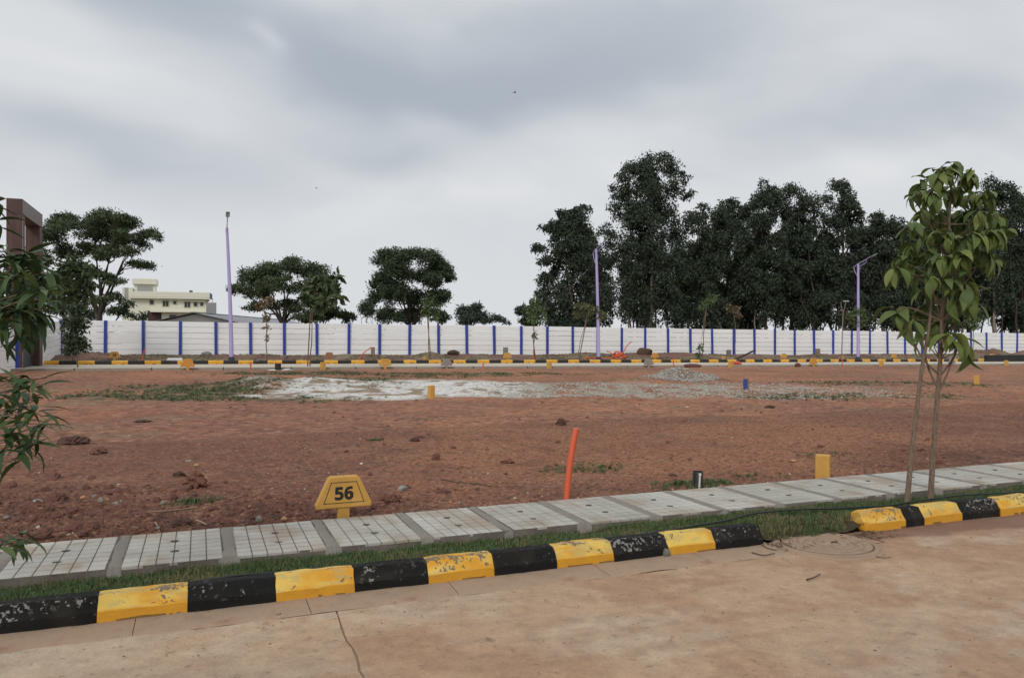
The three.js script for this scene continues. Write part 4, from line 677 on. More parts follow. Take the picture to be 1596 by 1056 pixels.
  scatter('road_grit', 'fine grit specks scattered on the tan road', 'grit', cl, mat(1, 1, 1, 1), S);
}

// ---------------------------------------------------------------- leaves, saplings and trees
// one leaf blade: base at the origin, growing along +x, bending down, folded along the midrib
function leafGeo(len, wid, droop, fold, shape = 0.42, seed = 1) {
  const n = 6, P = [], I = [], r = RNG(seed);
  for (let i = 0; i <= n; i++) { const t = i / n, w = wid / 2 * Math.pow(Math.sin(Math.PI * Math.pow(t, shape === 0.42 ? 0.94 : 0.8)), shape === 0.42 ? 1.05 : 0.95) * (i === n ? 0 : 1), a = droop * t * t, x = len * t * (1 - 0.25 * droop * t * t), y = -len * a * 0.55, wv = (r() - 0.5) * 0.06 * wid; P.push(x, y + fold * w + wv, -w, x, y, 0, x, y + fold * w - wv, w); }
  for (let i = 0; i < n; i++) { const a = i * 3; I.push(a, a + 1, a + 3, a + 1, a + 4, a + 3, a + 1, a + 2, a + 4, a + 2, a + 5, a + 4); }
  const g = new THREE.BufferGeometry(); g.setAttribute('position', new THREE.Float32BufferAttribute(P, 3)); g.setIndex(I); g.computeVertexNormals(); return g;
}
const leafMat = (r, g, b) => new THREE.MeshPhysicalMaterial({ color: lin(r, g, b), roughness: 0.6, transmission: 0.22, thickness: 0, side: THREE.DoubleSide, specularIntensity: 0.5 });
const bark = new THREE.MeshStandardMaterial({ map: rep(concreteTex([0.17, 0.12, 0.085], 37, 0.4, [0.09, 0.065, 0.05], 0.6, 3, 256), 1, 3), roughness: 0.95 });
const barkPale = new THREE.MeshStandardMaterial({ map: rep(concreteTex([0.26, 0.22, 0.18], 39, 0.4, [0.12, 0.095, 0.075], 0.7, 3, 256), 1, 0.5), roughness: 0.95 });
const barkDark = mat(0.045, 0.035, 0.027, 1);
function settleLeaves(parent, list, r, geos, mats, keep) {
  const m4 = new THREE.Matrix4(), q = new THREE.Quaternion(), e = new THREE.Euler(), rest = [];
  list.sort((a, b) => b.rank - a.rank).forEach((l, i) => {
    if (i < keep) { const m = mesh('leaf', geos[l.g], mats[l.m], parent); m.position.copy(l.p); m.rotation.set(l.roll, l.az, l.pitch, 'YZX'); m.scale.setScalar(l.s); return; }
    q.setFromEuler(e.set(l.roll, l.az, l.pitch, 'YZX')); rest.push(geos[l.g].clone().applyMatrix4(m4.compose(l.p, q, V(l.s, l.s, l.s))));
  });
  if (rest.length) mesh('leaves', mergeGeometries(rest), mats[1], parent).userData.kind = 'stuff';
}
// the big-leaved sapling in the grass strip
{
  const r = RNG(5), q = onV(1451, 5.5), D = q.D, g = thing('sapling', 'big leaved green sapling with two slender stems in the roadside grass', 'sapling', null, V(q.X, 0, -D));
  const L = (px, py, dz = 0) => { const d = D - dz; return V((px - 798) / FOC * d - q.X, EYE - (py - 528) / FOC * d, dz); };
  const stem = (name, pts, r0, r1, m = bark) => mesh(name, tube(new THREE.CatmullRomCurve3(pts).getPoints(24), [r0, r1], 9), m, g);
  stem('stem', [L(1450, 790), L(1453, 740), L(1460, 640), L(1466, 560), L(1468, 500), L(1474, 430), L(1480, 350), L(1484, 262)], 0.028, 0.008);
  const s2 = onV(1414, 5.62).D; stem('stem', [L(1414, 786, 0.12), L(1419, 730, 0.1), L(1428, 650, 0.06), L(1438, 570, 0.05), L(1447, 520, 0.02), L(1452, 470, -0.05), L(1452, 400, -0.1)], 0.026, 0.009);
  for (const p of [[[1466, 585], [1440, 560], [1418, 520], [1400, 480]], [[1462, 590], [1485, 560], [1498, 525], [1504, 480]], [[1464, 560], [1490, 500], [1504, 470], [1508, 440]], [[1468, 520], [1490, 460], [1520, 420], [1536, 385]], [[1460, 600], [1448, 575], [1440, 540], [1432, 505]], [[1470, 480], [1440, 440], [1415, 425], [1398, 415]], [[1476, 400], [1450, 350], [1435, 325], [1428, 300]], [[1480, 380], [1520, 350], [1545, 335], [1560, 345]], [[1464, 610], [1480, 575], [1492, 540]], [[1468, 500], [1420, 480], [1398, 482]]]) stem('branch', p.map(([a, b], i) => L(a, b, (r() - 0.5) * 0.3 * i / 3)), 0.011, 0.004);
  const geos = [0, 1, 2, 3].map((i) => leafGeo(1, 0.33 + 0.03 * i, 0.5 + 0.35 * i, 0.35, 0.42, i + 1)), mats = [leafMat(0.135, 0.175, 0.045), leafMat(0.11, 0.155, 0.042), leafMat(0.085, 0.125, 0.038), leafMat(0.18, 0.215, 0.058)];
  const cl = [[1486, 258, 9], [1462, 268, 7], [1510, 272, 7], [1440, 282, 5], [1430, 300, 5], [1456, 300, 7], [1486, 296, 8], [1514, 302, 7], [1538, 300, 5], [1440, 330, 6], [1468, 332, 8], [1498, 334, 8], [1528, 334, 7], [1550, 335, 6], [1424, 352, 5], [1454, 362, 7], [1482, 366, 8], [1512, 366, 7], [1545, 362, 7], [1562, 356, 5], [1420, 380, 5], [1440, 396, 6], [1470, 400, 7], [1500, 398, 7], [1530, 392, 7], [1548, 400, 4], [1404, 404, 6], [1396, 418, 6], [1424, 420, 6], [1450, 428, 6], [1478, 432, 5], [1500, 425, 4], [1436, 448, 5], [1462, 462, 5], [1508, 444, 6], [1490, 470, 4], [1444, 478, 5], [1398, 484, 4], [1414, 492, 3], [1466, 500, 5], [1486, 522, 5], [1504, 530, 5], [1450, 515, 4], [1424, 500, 2], [1516, 462, 3]];
  const K = [], LV = [];
  for (const [px, py, n] of cl) {
    const c = L(px, py, (r() - 0.5) * 0.75 * (py < 460 ? 1 : 0.6)), a0 = r() * 6.28; K.push(c);
    const nn = Math.round(n * (py < 410 ? 2.5 : 1.5)); for (let i = 0; i < nn; i++) { const az = a0 + i * 2.4 + (r() - 0.5) * 0.6, s = (0.13 + 0.11 * r()) * (py > 440 ? 1.25 : 1), pitch = lerp(0.35, -1.1, r()) - (i / n) * 0.1, p = c.clone().add(V((r() - 0.5) * 0.07, (r() - 0.5) * 0.08, (r() - 0.5) * 0.07)); LV.push({ p, az, pitch, roll: (r() - 0.5) * 0.8, s, g: Math.floor(r() * 4), m: Math.floor(r() * 4), rank: p.z + 0.2 * r() }); }
  }
  settleLeaves(g, LV, r, geos, mats, 300);
  // twigs that carry the whorls
  const nodes = [L(1460, 640), L(1466, 560), L(1468, 500), L(1474, 430), L(1478, 390), L(1480, 350), L(1482, 310), L(1484, 275)];
  K.forEach((c) => { let b = nodes[0], bd = 9; for (const n of nodes) { if (n.y > c.y - 0.02) continue; const d = n.distanceTo(c); if (d < bd) { bd = d; b = n; } } mesh('twig', tube([b, b.clone().lerp(c, 0.5).add(V(0, -0.04, 0)), c], [0.006, 0.0025], 5), bark, g); });
}
// the tree whose leaves hang in from beyond the picture's edge
{
  const r = RNG(8), base = V(-3.62, 0.08, -4.42), g = thing('roadside_tree', 'leafy roadside tree with long narrow dark leaves by the footpath', 'tree', null, base);
  const L = (px, py, d) => V((px - 798) / FOC * d, EYE - (py - 528) / FOC * d, -d).sub(base);
  mesh('trunk', tube([V(0, -0.05, 0), V(0.02, 0.6, 0.02), V(-0.03, 1.3, 0.03), V(0.03, 2.0, 0), V(0, 2.75, 0)], [0.045, 0.014], 9), bark, g);
  const LV = [], geos = [0, 1, 2].map((i) => leafGeo(1, 0.19 + 0.025 * i, 0.2 + 0.3 * i, 0.3, 0.5, i + 11)), mats = [leafMat(0.062, 0.105, 0.034), leafMat(0.046, 0.085, 0.03), leafMat(0.036, 0.066, 0.025), leafMat(0.1, 0.145, 0.05)];
  const cl = [[-12, 315, 5], [-8, 345, 4], [6, 396, 8], [24, 404, 9], [42, 398, 9], [56, 408, 8], [4, 424, 9], [24, 430, 10], [44, 428, 10], [62, 430, 9], [72, 424, 5], [6, 452, 10], [26, 456, 10], [46, 454, 10], [64, 456, 9], [4, 480, 9], [24, 482, 10], [44, 482, 10], [60, 484, 8], [8, 506, 8], [28, 508, 8], [46, 506, 7], [30, 520, 4], [6, 538, 3], [20, 592, 6], [44, 602, 5], [60, 598, 5], [8, 618, 6], [36, 628, 6], [56, 640, 6], [64, 660, 5], [14, 648, 7], [36, 660, 7], [8, 676, 7], [30, 684, 7], [50, 690, 5], [14, 700, 5], [30, 712, 4], [38, 838, 5], [8, 850, 6], [24, 846, 4]];
  for (const [px, py, n] of cl) {
    const d = 4.2 + (r() - 0.5) * 0.6, c = L(px, py, d), a0 = r() * 6.28, tr = V(0.02 * Math.sin(c.y * 3), clamp(c.y - 0.25 - r() * 0.3, 0.3, 2.7), 0);
    mesh('branch', tube([tr, tr.clone().lerp(c, 0.55).add(V(0, 0.05, 0)), c], [0.008, 0.003], 5), bark, g);
    const nn = Math.round(n * 1.6); for (let i = 0; i < nn; i++) { const p = c.clone().add(V((r() - 0.5) * 0.05, (r() - 0.5) * 0.06, (r() - 0.5) * 0.05)); LV.push({ p, az: a0 + i * 2.4 + (r() - 0.5) * 0.5, pitch: lerp(0.7, -0.8, r()), roll: (r() - 0.5) * 0.8, s: 0.12 + 0.075 * r(), g: Math.floor(r() * 3), m: Math.floor(r() * 4), rank: p.z + (px > 0 ? 0.5 : 0) + (py > 520 ? 0.3 : 0) }); }
  }
  settleLeaves(g, LV, r, geos, mats, 300);
}
// a crown of many small leaf faces spread through lobes
function cloud(lobes, n, size, aspect, r, A, B, droop = 0.3, hollow = 0.45) {
  const P = new Float32Array(n * 18), C = new Float32Array(n * 18), w = []; let tot = 0; for (const l of lobes) { tot += Math.pow(l.r.x * l.r.y * l.r.z, 0.66); w.push(tot); }
  const p = V(), d = V(), s = V(), t = V(), up = V();
  for (let i = 0; i < n; i++) {
    const x = r() * tot; let k = 0; while (w[k] < x) k++; const l = lobes[k];
    do { p.set(r() * 2 - 1, r() * 2 - 1, r() * 2 - 1); } while (p.lengthSq() > 1 || p.lengthSq() < 0.01); const q = p.length(), rr = Math.pow(lerp(hollow * hollow, 1, r()), 0.5) * (0.8 + 0.45 * LAT[(Math.floor((p.x / q + 1) * 3.2) * 37 + Math.floor((p.y / q + 1) * 3.2) * 11 + Math.floor((p.z / q + 1) * 3.2) + k * 97) & 65535]); p.multiplyScalar(rr * (r() < 0.16 ? 1 + 0.45 * r() : 1) / q).multiply(l.r).add(l.c);
    d.set(r() - 0.5, r() - 0.5 - droop, r() - 0.5).normalize(); s.set(r() - 0.5, r() - 0.5, r() - 0.5).cross(d).normalize();
    const L = size * (0.6 + 0.8 * r()), W = L * aspect; t.copy(p).addScaledVector(d, L); up.copy(p).addScaledVector(d, L * 0.45);
    const a = [p, V(up.x + s.x * W / 2, up.y + s.y * W / 2, up.z + s.z * W / 2), t, p, t, V(up.x - s.x * W / 2, up.y - s.y * W / 2, up.z - s.z * W / 2)];
    const m = r(), kk = 0.75 + 0.5 * r(), c = [lerp(A[0], B[0], m) * kk, lerp(A[1], B[1], m) * kk, lerp(A[2], B[2], m) * kk];
    for (let v = 0; v < 6; v++) { P[i * 18 + v * 3] = a[v].x; P[i * 18 + v * 3 + 1] = a[v].y; P[i * 18 + v * 3 + 2] = a[v].z; C[i * 18 + v * 3] = c[0]; C[i * 18 + v * 3 + 1] = c[1]; C[i * 18 + v * 3 + 2] = c[2]; }
  }
  const g = new THREE.BufferGeometry(); g.setAttribute('position', new THREE.BufferAttribute(P, 3)); g.setAttribute('color', new THREE.BufferAttribute(C, 3)); g.computeVertexNormals(); return g;
}
// break each lobe into smaller clumps round its surface
function clumps(lobes, k, f, r, up = 0.25) {
  const out = []; const d = V();
  for (const l of lobes) for (let i = 0; i < k; i++) { do d.set(r() * 2 - 1, r() * 2 - 1 + up, r() * 2 - 1); while (d.lengthSq() > 1.4 || d.lengthSq() < 0.1); d.normalize(); const q = f * (0.7 + 0.6 * r()), t = (1 - q * 0.55) * (0.75 + 0.3 * r()); out.push({ c: l.c.clone().add(d.multiply(l.r).multiplyScalar(t)), r: l.r.clone().multiplyScalar(q) }); }
  return out;
}
const foliage = new THREE.MeshStandardMaterial({ vertexColors: true, roughness: 0.8, side: THREE.DoubleSide });
// a picture point at distance D, relative to a thing standing at base
const rel = (px, py, D, base) => V((px - 798) / FOC * D, EYE - (py - 528) / FOC * D, -D).sub(base);
// spreading trees with fine feathery foliage and bare limbs below
function spreading(label, px, D, lobesPx, n, seed, opt = {}) {
  const X = (px - 798) / FOC * D, u = X * EX + D * ED, base = V(X, ywall(u) - 0.05, -D), r = RNG(seed), g = thing('spreading_tree', label, 'tree', opt.group, base);
  const J = () => (r() - 0.5) * (opt.jitter ?? 0), lobes = lobesPx.map(([x, y, rx, ry]) => ({ c: rel(x + J(), y + J(), D, base).add(V(0, 0, (r() - 0.5) * (opt.depth ?? 5))), r: V(rx / FOC * D, ry / FOC * D * (opt.puff ?? 1.2), rx / FOC * D * 1.1) }));
  const fork = (opt.fork ?? 2.2), limbs = [];
  limbs.push(tube(wobble(V(0, -0.1, 0), V(opt.lean ?? 0, fork, 0), 5, 0.25, r), [0.24 * (opt.thick ?? 1), 0.17 * (opt.thick ?? 1)], 8));
  const trunk = mesh('trunk', merge(limbs), barkDark, g);
  const f = V(opt.lean ?? 0, fork - 0.08, 0);
  const nl = opt.limbs ?? 7, ends = [];
  for (let i = 0; i < nl; i++) { const l = lobes[Math.floor((i + 0.5) / nl * lobes.length)], mid = f.clone().lerp(l.c, 0.55).add(V(0, 0.1, 0)); const pts = [f, f.clone().lerp(mid, 0.5).add(V((r() - 0.5) * 0.4, 0.35, (r() - 0.5) * 0.4)), mid, l.c]; mesh('limb', tube(new THREE.CatmullRomCurve3(pts).getPoints(9), [0.11, 0.02], 6), barkDark, g); ends.push(mid); }
  for (const l of lobes) { let b = ends[0]; for (const e of ends) if (e.distanceTo(l.c) < b.distanceTo(l.c)) b = e; mesh('branch', tube(wobble(b, l.c, 5, 0.5, r), [0.05, 0.015], 5), barkDark, g); }
  mesh('crown', cloud(clumps(lobes, opt.k ?? 6, 0.46, r, 0.35), n, opt.size ?? 0.3, 0.32, r, opt.A ?? [0.062, 0.088, 0.035], opt.B ?? [0.032, 0.05, 0.022], 0.05, 0.3), foliage, g);
  return g;
}
spreading('wide flat topped feathery tree behind the wall beside the gate portal', 155, 54, [[95, 345, 32, 11], [130, 338, 36, 12], [165, 336, 34, 12], [195, 350, 32, 12], [218, 362, 18, 9], [80, 365, 26, 14], [115, 362, 34, 14], [150, 362, 34, 15], [190, 378, 30, 12], [212, 372, 18, 9], [100, 390, 30, 12], [140, 385, 28, 10], [178, 400, 26, 9], [200, 410, 22, 7], [215, 395, 15, 6], [110, 420, 30, 10], [165, 430, 20, 7], [190, 440, 18, 6], [95, 450, 30, 10], [70, 405, 22, 14], [70, 440, 22, 14], [160, 462, 14, 7], [180, 468, 16, 6]], 42000, 201, { fork: 2.6, limbs: 10, size: 0.21, k: 8, A: [0.085, 0.115, 0.05], B: [0.04, 0.062, 0.028], depth: 4 });
spreading('broad low feathery tree rising behind the grey shed roof', 440, 60, [[385, 432, 22, 14], [410, 424, 26, 13], [440, 418, 28, 13], [465, 414, 26, 11], [490, 425, 28, 13], [512, 440, 18, 13], [378, 450, 18, 10], [400, 455, 22, 11], [430, 448, 26, 12], [460, 445, 26, 12], [490, 455, 26, 12], [440, 475, 26, 10], [500, 475, 18, 9], [400, 478, 18, 7], [470, 488, 22, 10], [500, 492, 16, 8]], 30000, 202, { fork: 2.2, limbs: 9, size: 0.22, k: 8, A: [0.085, 0.112, 0.05], B: [0.045, 0.066, 0.03], depth: 4 });
spreading('dense dark rounded tree standing alone behind the wall', 640, 62, [[600, 408, 24, 15], [630, 402, 26, 13], [660, 404, 28, 14], [685, 415, 22, 13], [705, 437, 14, 8], [595, 435, 24, 18], [625, 430, 30, 18], [655, 432, 30, 18], [685, 442, 24, 14], [592, 465, 24, 18], [620, 462, 28, 18], [650, 462, 28, 16], [678, 465, 22, 12], [610, 487, 26, 14], [640, 488, 26, 12], [695, 462, 14, 7], [582, 480, 14, 14]], 44000, 203, { fork: 1.9, limbs: 7, size: 0.22, k: 9, puff: 1.1, jitter: 9, A: [0.055, 0.08, 0.034], B: [0.026, 0.042, 0.02], depth: 5 });
spreading('little dark tree low behind the wall at the side of the dense rounded tree', 685, 70, [[680, 492, 14, 7], [692, 495, 10, 6]], 1600, 204, { fork: 1, limbs: 2, depth: 1 });
spreading('small hazy rounded tree far behind the wall', 733, 120, [[722, 490, 14, 11], [740, 484, 13, 10], [752, 495, 11, 8], [770, 497, 13, 6], [785, 501, 10, 4], [735, 498, 20, 8]], 5000, 205, { fork: 3, limbs: 3, size: 0.45, A: [0.05, 0.066, 0.045], B: [0.035, 0.05, 0.036], depth: 2 });
spreading('low bushy tree behind the wall at the foot of the tall grove', 835, 95, [[818, 488, 14, 9], [838, 482, 16, 11], [855, 490, 14, 12], [825, 498, 18, 8]], 4500, 206, { fork: 2, limbs: 3, size: 0.4, A: [0.05, 0.07, 0.035], B: [0.03, 0.045, 0.022], depth: 2 });
spreading('low dark bush behind the wall between the two feathery trees', 515, 66, [[500, 492, 16, 9], [520, 488, 16, 9], [540, 494, 14, 8], [485, 496, 12, 7]], 3000, 207, { fork: 1.2, limbs: 3, size: 0.3, depth: 2 });
spreading('low dark bushes behind the wall under the flat topped tree', 165, 66, [[100, 478, 30, 14], [180, 485, 20, 8], [190, 472, 12, 6], [130, 485, 24, 12], [70, 470, 24, 20], [205, 492, 14, 6]], 5200, 208, { fork: 1, limbs: 4, size: 0.3, A: [0.04, 0.062, 0.026], depth: 2 });
{
  const D = 62, X = (585 - 798) / FOC * D, base = V(X, 0.5, -D), r = RNG(66), g = thing('bare_shrub', 'leafless grey shrub of fine twigs above the wall between two trees', 'shrub', null, base);
  for (let i = 0; i < 9; i++) { const a = rel(560 + i * 7, 478 + 14 * r(), D, base); mesh('stem', tube(wobble(V((r() - 0.5) * 0.8, 0, 0), a, 6, 0.6, r), [0.035, 0.01], 5), mat(0.15, 0.13, 0.115, 1), g); }
}
// the tall dark grove
function groveTree(label, px, top, hw, D, seed, n, opt = {}) {
  const r = RNG(seed), X = (px - 798) / FOC * D, u = X * EX + D * ED, yb = ywall(u) - 0.05, base = V(X, yb, -D), g = thing('grove_tree', label, 'tree', 'tall trees of the dark grove behind the wall', base);
  const m = D / FOC, yt = EYE + (528 - top) * m - yb, W = hw * m, low = opt.low ?? 0.24, lobes = [];
  mesh('trunk', tube(wobble(V(0, -0.2, 0), V((r() - 0.5) * 1.2, yt * 0.86, (r() - 0.5)), 8, 0.5, r), [0.2 + r() * 0.08, 0.04], 7), r() < 0.5 ? barkPale : bark, g);
  for (let i = 0; i < (opt.stems ?? 2); i++) mesh('trunk', tube(wobble(V((r() - 0.5) * W * 1.3, -0.2, (r() - 0.5) * W), V((r() - 0.5) * W * 1.2, yt * (0.5 + 0.25 * r()), (r() - 0.5) * W), 7, 0.6, r), [0.09 + r() * 0.06, 0.03], 6), r() < 0.45 ? barkPale : barkDark, g);
  const prof = (t) => opt.prof ? opt.prof(t) : (0.9 + 0.1 * Math.sin(t * 7 + seed)) * (t > 0.8 ? 1 - (t - 0.8) * 2.0 : 1) * (t < 0.2 ? 0.75 : 1);
  const N = opt.lobes ?? 14;
  for (let i = 0; i < N; i++) {
    const t = (i + r() * 0.9) / N, y = lerp(low, 0.945, t) * yt, w = W * prof(t), rad = (0.34 + 0.2 * r()) * W * (t > 0.85 ? 0.85 : 1), a = i * 2.4 + r(), d = (0.35 + 0.65 * Math.sqrt(r())) * Math.max(0.1, w - rad * 0.75);
    lobes.push({ c: V(Math.cos(a) * d, y, Math.sin(a) * d * 0.8), r: V(rad * (0.95 + 0.3 * r()), rad * (0.85 + 0.5 * r()), rad) });
  }
  for (const [lx, ly, lr] of opt.extra ?? []) lobes.push({ c: rel(lx, ly, D, base), r: V(lr * m, lr * m * 0.8, lr * m) });
  for (let i = 0; i < 9; i++) { const l = lobes[Math.floor((i + 0.5) / 9 * lobes.length)]; mesh('limb', tube(wobble(V(0, l.c.y * 0.72, 0), l.c, 5, 0.6, r), [0.08, 0.02], 5), barkDark, g); }
  mesh('crown', cloud(clumps(lobes, 9, 0.4, r, 0.2), Math.round(n * 1.35), 0.33, 0.4, r, [0.046, 0.066, 0.037], [0.02, 0.031, 0.019], 0.35, 0.3), foliage, g);
  return g;
}
{
  const many = 'tall dark green tree packed among the others of the grove behind the wall';
  groveTree('leafy tree at the open end of the grove with branches hanging to the wall', 892, 324, 60, 84, 301, 26000, { low: 0.1, lobes: 22, stems: 3, extra: [[842, 388, 14], [850, 400, 16], [836, 384, 8], [905, 330, 16], [880, 335, 14], [855, 350, 18], [848, 435, 14]] });
  groveTree('tallest tree of the grove with a broad lobed crown above its neighbours', 1012, 243, 68, 86, 302, 30000, { low: 0.2, lobes: 24, stems: 3, extra: [[1030, 252, 22], [1000, 258, 22], [975, 272, 18], [1066, 275, 14], [1068, 300, 14], [962, 300, 18], [958, 320, 14], [985, 300, 20]] });
  const T = [[1105, 306, 56, 88], [1150, 298, 46, 92], [1195, 284, 52, 86], [1250, 290, 54, 88], [1316, 284, 52, 87], [1376, 324, 44, 88], [1432, 350, 50, 90], [1490, 330, 52, 90], [1552, 272, 54, 88], [1594, 292, 50, 90], [1650, 290, 56, 92], [1705, 285, 56, 94]];
  T.forEach(([px, top, hw, D], i) => groveTree(many, px, top, hw, D, 310 + i, 19000, { low: 0.15 + 0.05 * (i % 3), lobes: 18, stems: 4 }));
  for (let i = 0; i < 13; i++) groveTree('slender tree of the rear row seen through gaps in the grove', 930 + i * 57 + (i % 3) * 9, 345 + (i * 37 % 5) * 9, 44, 97 + (i % 4) * 2, 340 + i, 11000, { low: 0.22, lobes: 14, stems: 6 });
}
// saplings along the far road
function youngTree(label, px, v, crown, n, seed, opt = {}) {
  const q = onV(px, v), r = RNG(seed), y = v > 42 ? vergeH(q.u, v) : yfar(q.u) + 0.03, base = W3(q.u, v, y), D = q.D, g = thing('sapling', label, 'sapling', 'saplings planted along the second road', base);
  const lobes = crown.map(([x, yy, rx, ry]) => ({ c: rel(x, yy, D, base).add(V(0, 0, (r() - 0.5) * 0.5)), r: V(rx / FOC * D, ry / FOC * D, rx / FOC * D) }));
  const top = opt.top ? rel(opt.top[0], opt.top[1], D, base) : lobes[0].c;
  mesh('stem', tube(wobble(V(0, -0.05, 0), top, 7, 0.12, r), [0.035, 0.014], 6), opt.bark ?? bark, g);
  if (opt.stake) { const e = rel(opt.stake[0], opt.stake[1], D, base); mesh('stake', tube([V(opt.stake[2] ?? 0.25, -0.05, 0.1), e], [0.035, 0.03], 6), mat(0.16, 0.1, 0.07, 0.95), g); }
  for (const l of lobes) mesh('branch', tube(wobble(top.clone().lerp(V(0, 0, 0), 0.12), l.c, 4, 0.15, r), [0.015, 0.006], 4), bark, g);
  if (n) mesh('crown', cloud(lobes, n, opt.size ?? 0.24, 0.45, r, opt.A ?? [0.09, 0.13, 0.045], opt.B ?? [0.05, 0.078, 0.028], 0.2, 0.1), foliage, g);
}
youngTree('dark bushy sapling before the first wall panels near the gate', 121, 39.7, [[117, 480, 12, 12], [112, 500, 14, 13], [124, 505, 13, 14], [116, 525, 14, 13], [126, 535, 10, 12], [112, 543, 12, 9]], 1500, 401, { A: [0.06, 0.08, 0.04], B: [0.035, 0.05, 0.025], top: [117, 480], size: 0.2 });
youngTree('taller feathery young tree rising above the dark bushy sapling', 113, 46.4, [[110, 410, 22, 16], [130, 420, 20, 16], [95, 430, 22, 16], [120, 445, 26, 16], [140, 440, 16, 12], [105, 462, 22, 12], [132, 465, 16, 10]], 1500, 402, { A: [0.075, 0.105, 0.04], B: [0.04, 0.062, 0.025], top: [120, 420], size: 0.3 });
youngTree('thin yellowing sapling with sparse drooping leaves near the first lamp post', 417, 46.3, [[412, 470, 11, 8], [402, 478, 7, 6], [420, 466, 6, 5], [413, 494, 6, 5], [416, 512, 4, 6], [416, 525, 4, 4]], 260, 403, { A: [0.2, 0.14, 0.075], B: [0.11, 0.085, 0.05], top: [412, 468] });
youngTree('tall staked sapling with large leaves before the broad feathery tree', 483, 39.7, [[522, 430, 9, 7], [524, 460, 9, 12], [506, 445, 12, 12], [490, 440, 10, 12], [478, 460, 10, 14], [498, 470, 12, 10]], 420, 404, { top: [488, 440], stake: [484, 480, -0.1], size: 0.42, A: [0.07, 0.1, 0.035], B: [0.04, 0.062, 0.025] });
youngTree('slim sapling with twin stems and a small crown before the dense rounded tree', 669, 46.5, [[668, 470, 9, 9], [674, 482, 11, 9], [662, 485, 8, 7], [676, 495, 8, 5]], 420, 405, { top: [668, 470], stake: [666, 495, 0.12] });
youngTree('slim staked sapling with a light green crown before the grove edge', 832, 46.4, [[834, 470, 10, 7], [826, 482, 10, 8], [842, 485, 12, 9], [832, 497, 11, 6], [834, 522, 4, 5]], 620, 406, { top: [833, 475], stake: [830, 520, 0.12] });
youngTree('leaning forked sapling with sparse olive leaves close to the middle lamp post', 897, 46.6, [[908, 476, 13, 6], [900, 488, 8, 6], [918, 484, 10, 6], [938, 490, 8, 8], [928, 480, 5, 5]], 480, 407, { top: [915, 494], A: [0.13, 0.13, 0.055], B: [0.07, 0.075, 0.035], bark: barkPale, stake: [914, 500, 0.2] });
youngTree('thin sapling with a sparse crown beyond the orange number plaque', 1094, 46.4, [[1104, 470, 9, 7], [1112, 462, 7, 6], [1096, 478, 6, 6], [1092, 540, 5, 6], [1090, 552, 5, 6]], 330, 408, { top: [1102, 470] });
youngTree('thin sapling with reddish leaves near the dark wooden plank', 1146, 46.8, [[1145, 482, 9, 6], [1138, 476, 6, 4], [1152, 490, 5, 4]], 240, 409, { A: [0.16, 0.12, 0.06], B: [0.09, 0.075, 0.04], top: [1145, 482] });
youngTree('young sapling with a round leafy crown right before the third lamp post', 1341, 45.9 + 0.35, [[1337, 484, 10, 8], [1329, 493, 10, 8], [1345, 495, 10, 8], [1338, 503, 11, 7]], 900, 410, { top: [1338, 490], size: 0.2 });
youngTree('young sapling with a round crown half hidden by the big leaved sapling', 1517, 46.6, [[1518, 485, 10, 8], [1512, 498, 9, 8], [1525, 497, 10, 8], [1518, 508, 9, 6]], 700, 411, { top: [1518, 490], size: 0.22 });
{
  const q = onV(1312, 46.4), base = W3(q.u, 46.4, vergeH(q.u, 46.4)), D = q.D, g = thing('forked_stake', 'bare forked wooden stake carrying a small pale scrap', 'stake', null, base), f = rel(1314.5, 486, D, base);
  const tw = mat(0.22, 0.18, 0.15, 0.95); mesh('shaft', tube([V(0, -0.1, 0), V(0.05, 1.6, 0), f], [0.045, 0.035], 7), tw, g); for (const x of [1311, 1318]) mesh('prong', tube([f, rel((x + 1314.5) / 2 + (x - 1314.5) * 0.3, 479, D, base), rel(x, 470, D, base)], [0.032, 0.02], 6), tw, g);
  mesh('scrap', box(0.4, 0.06, 0.1).translate(...rel(1319, 469, D, base).toArray()), mat(0.5, 0.5, 0.48, 0.8), g);
}

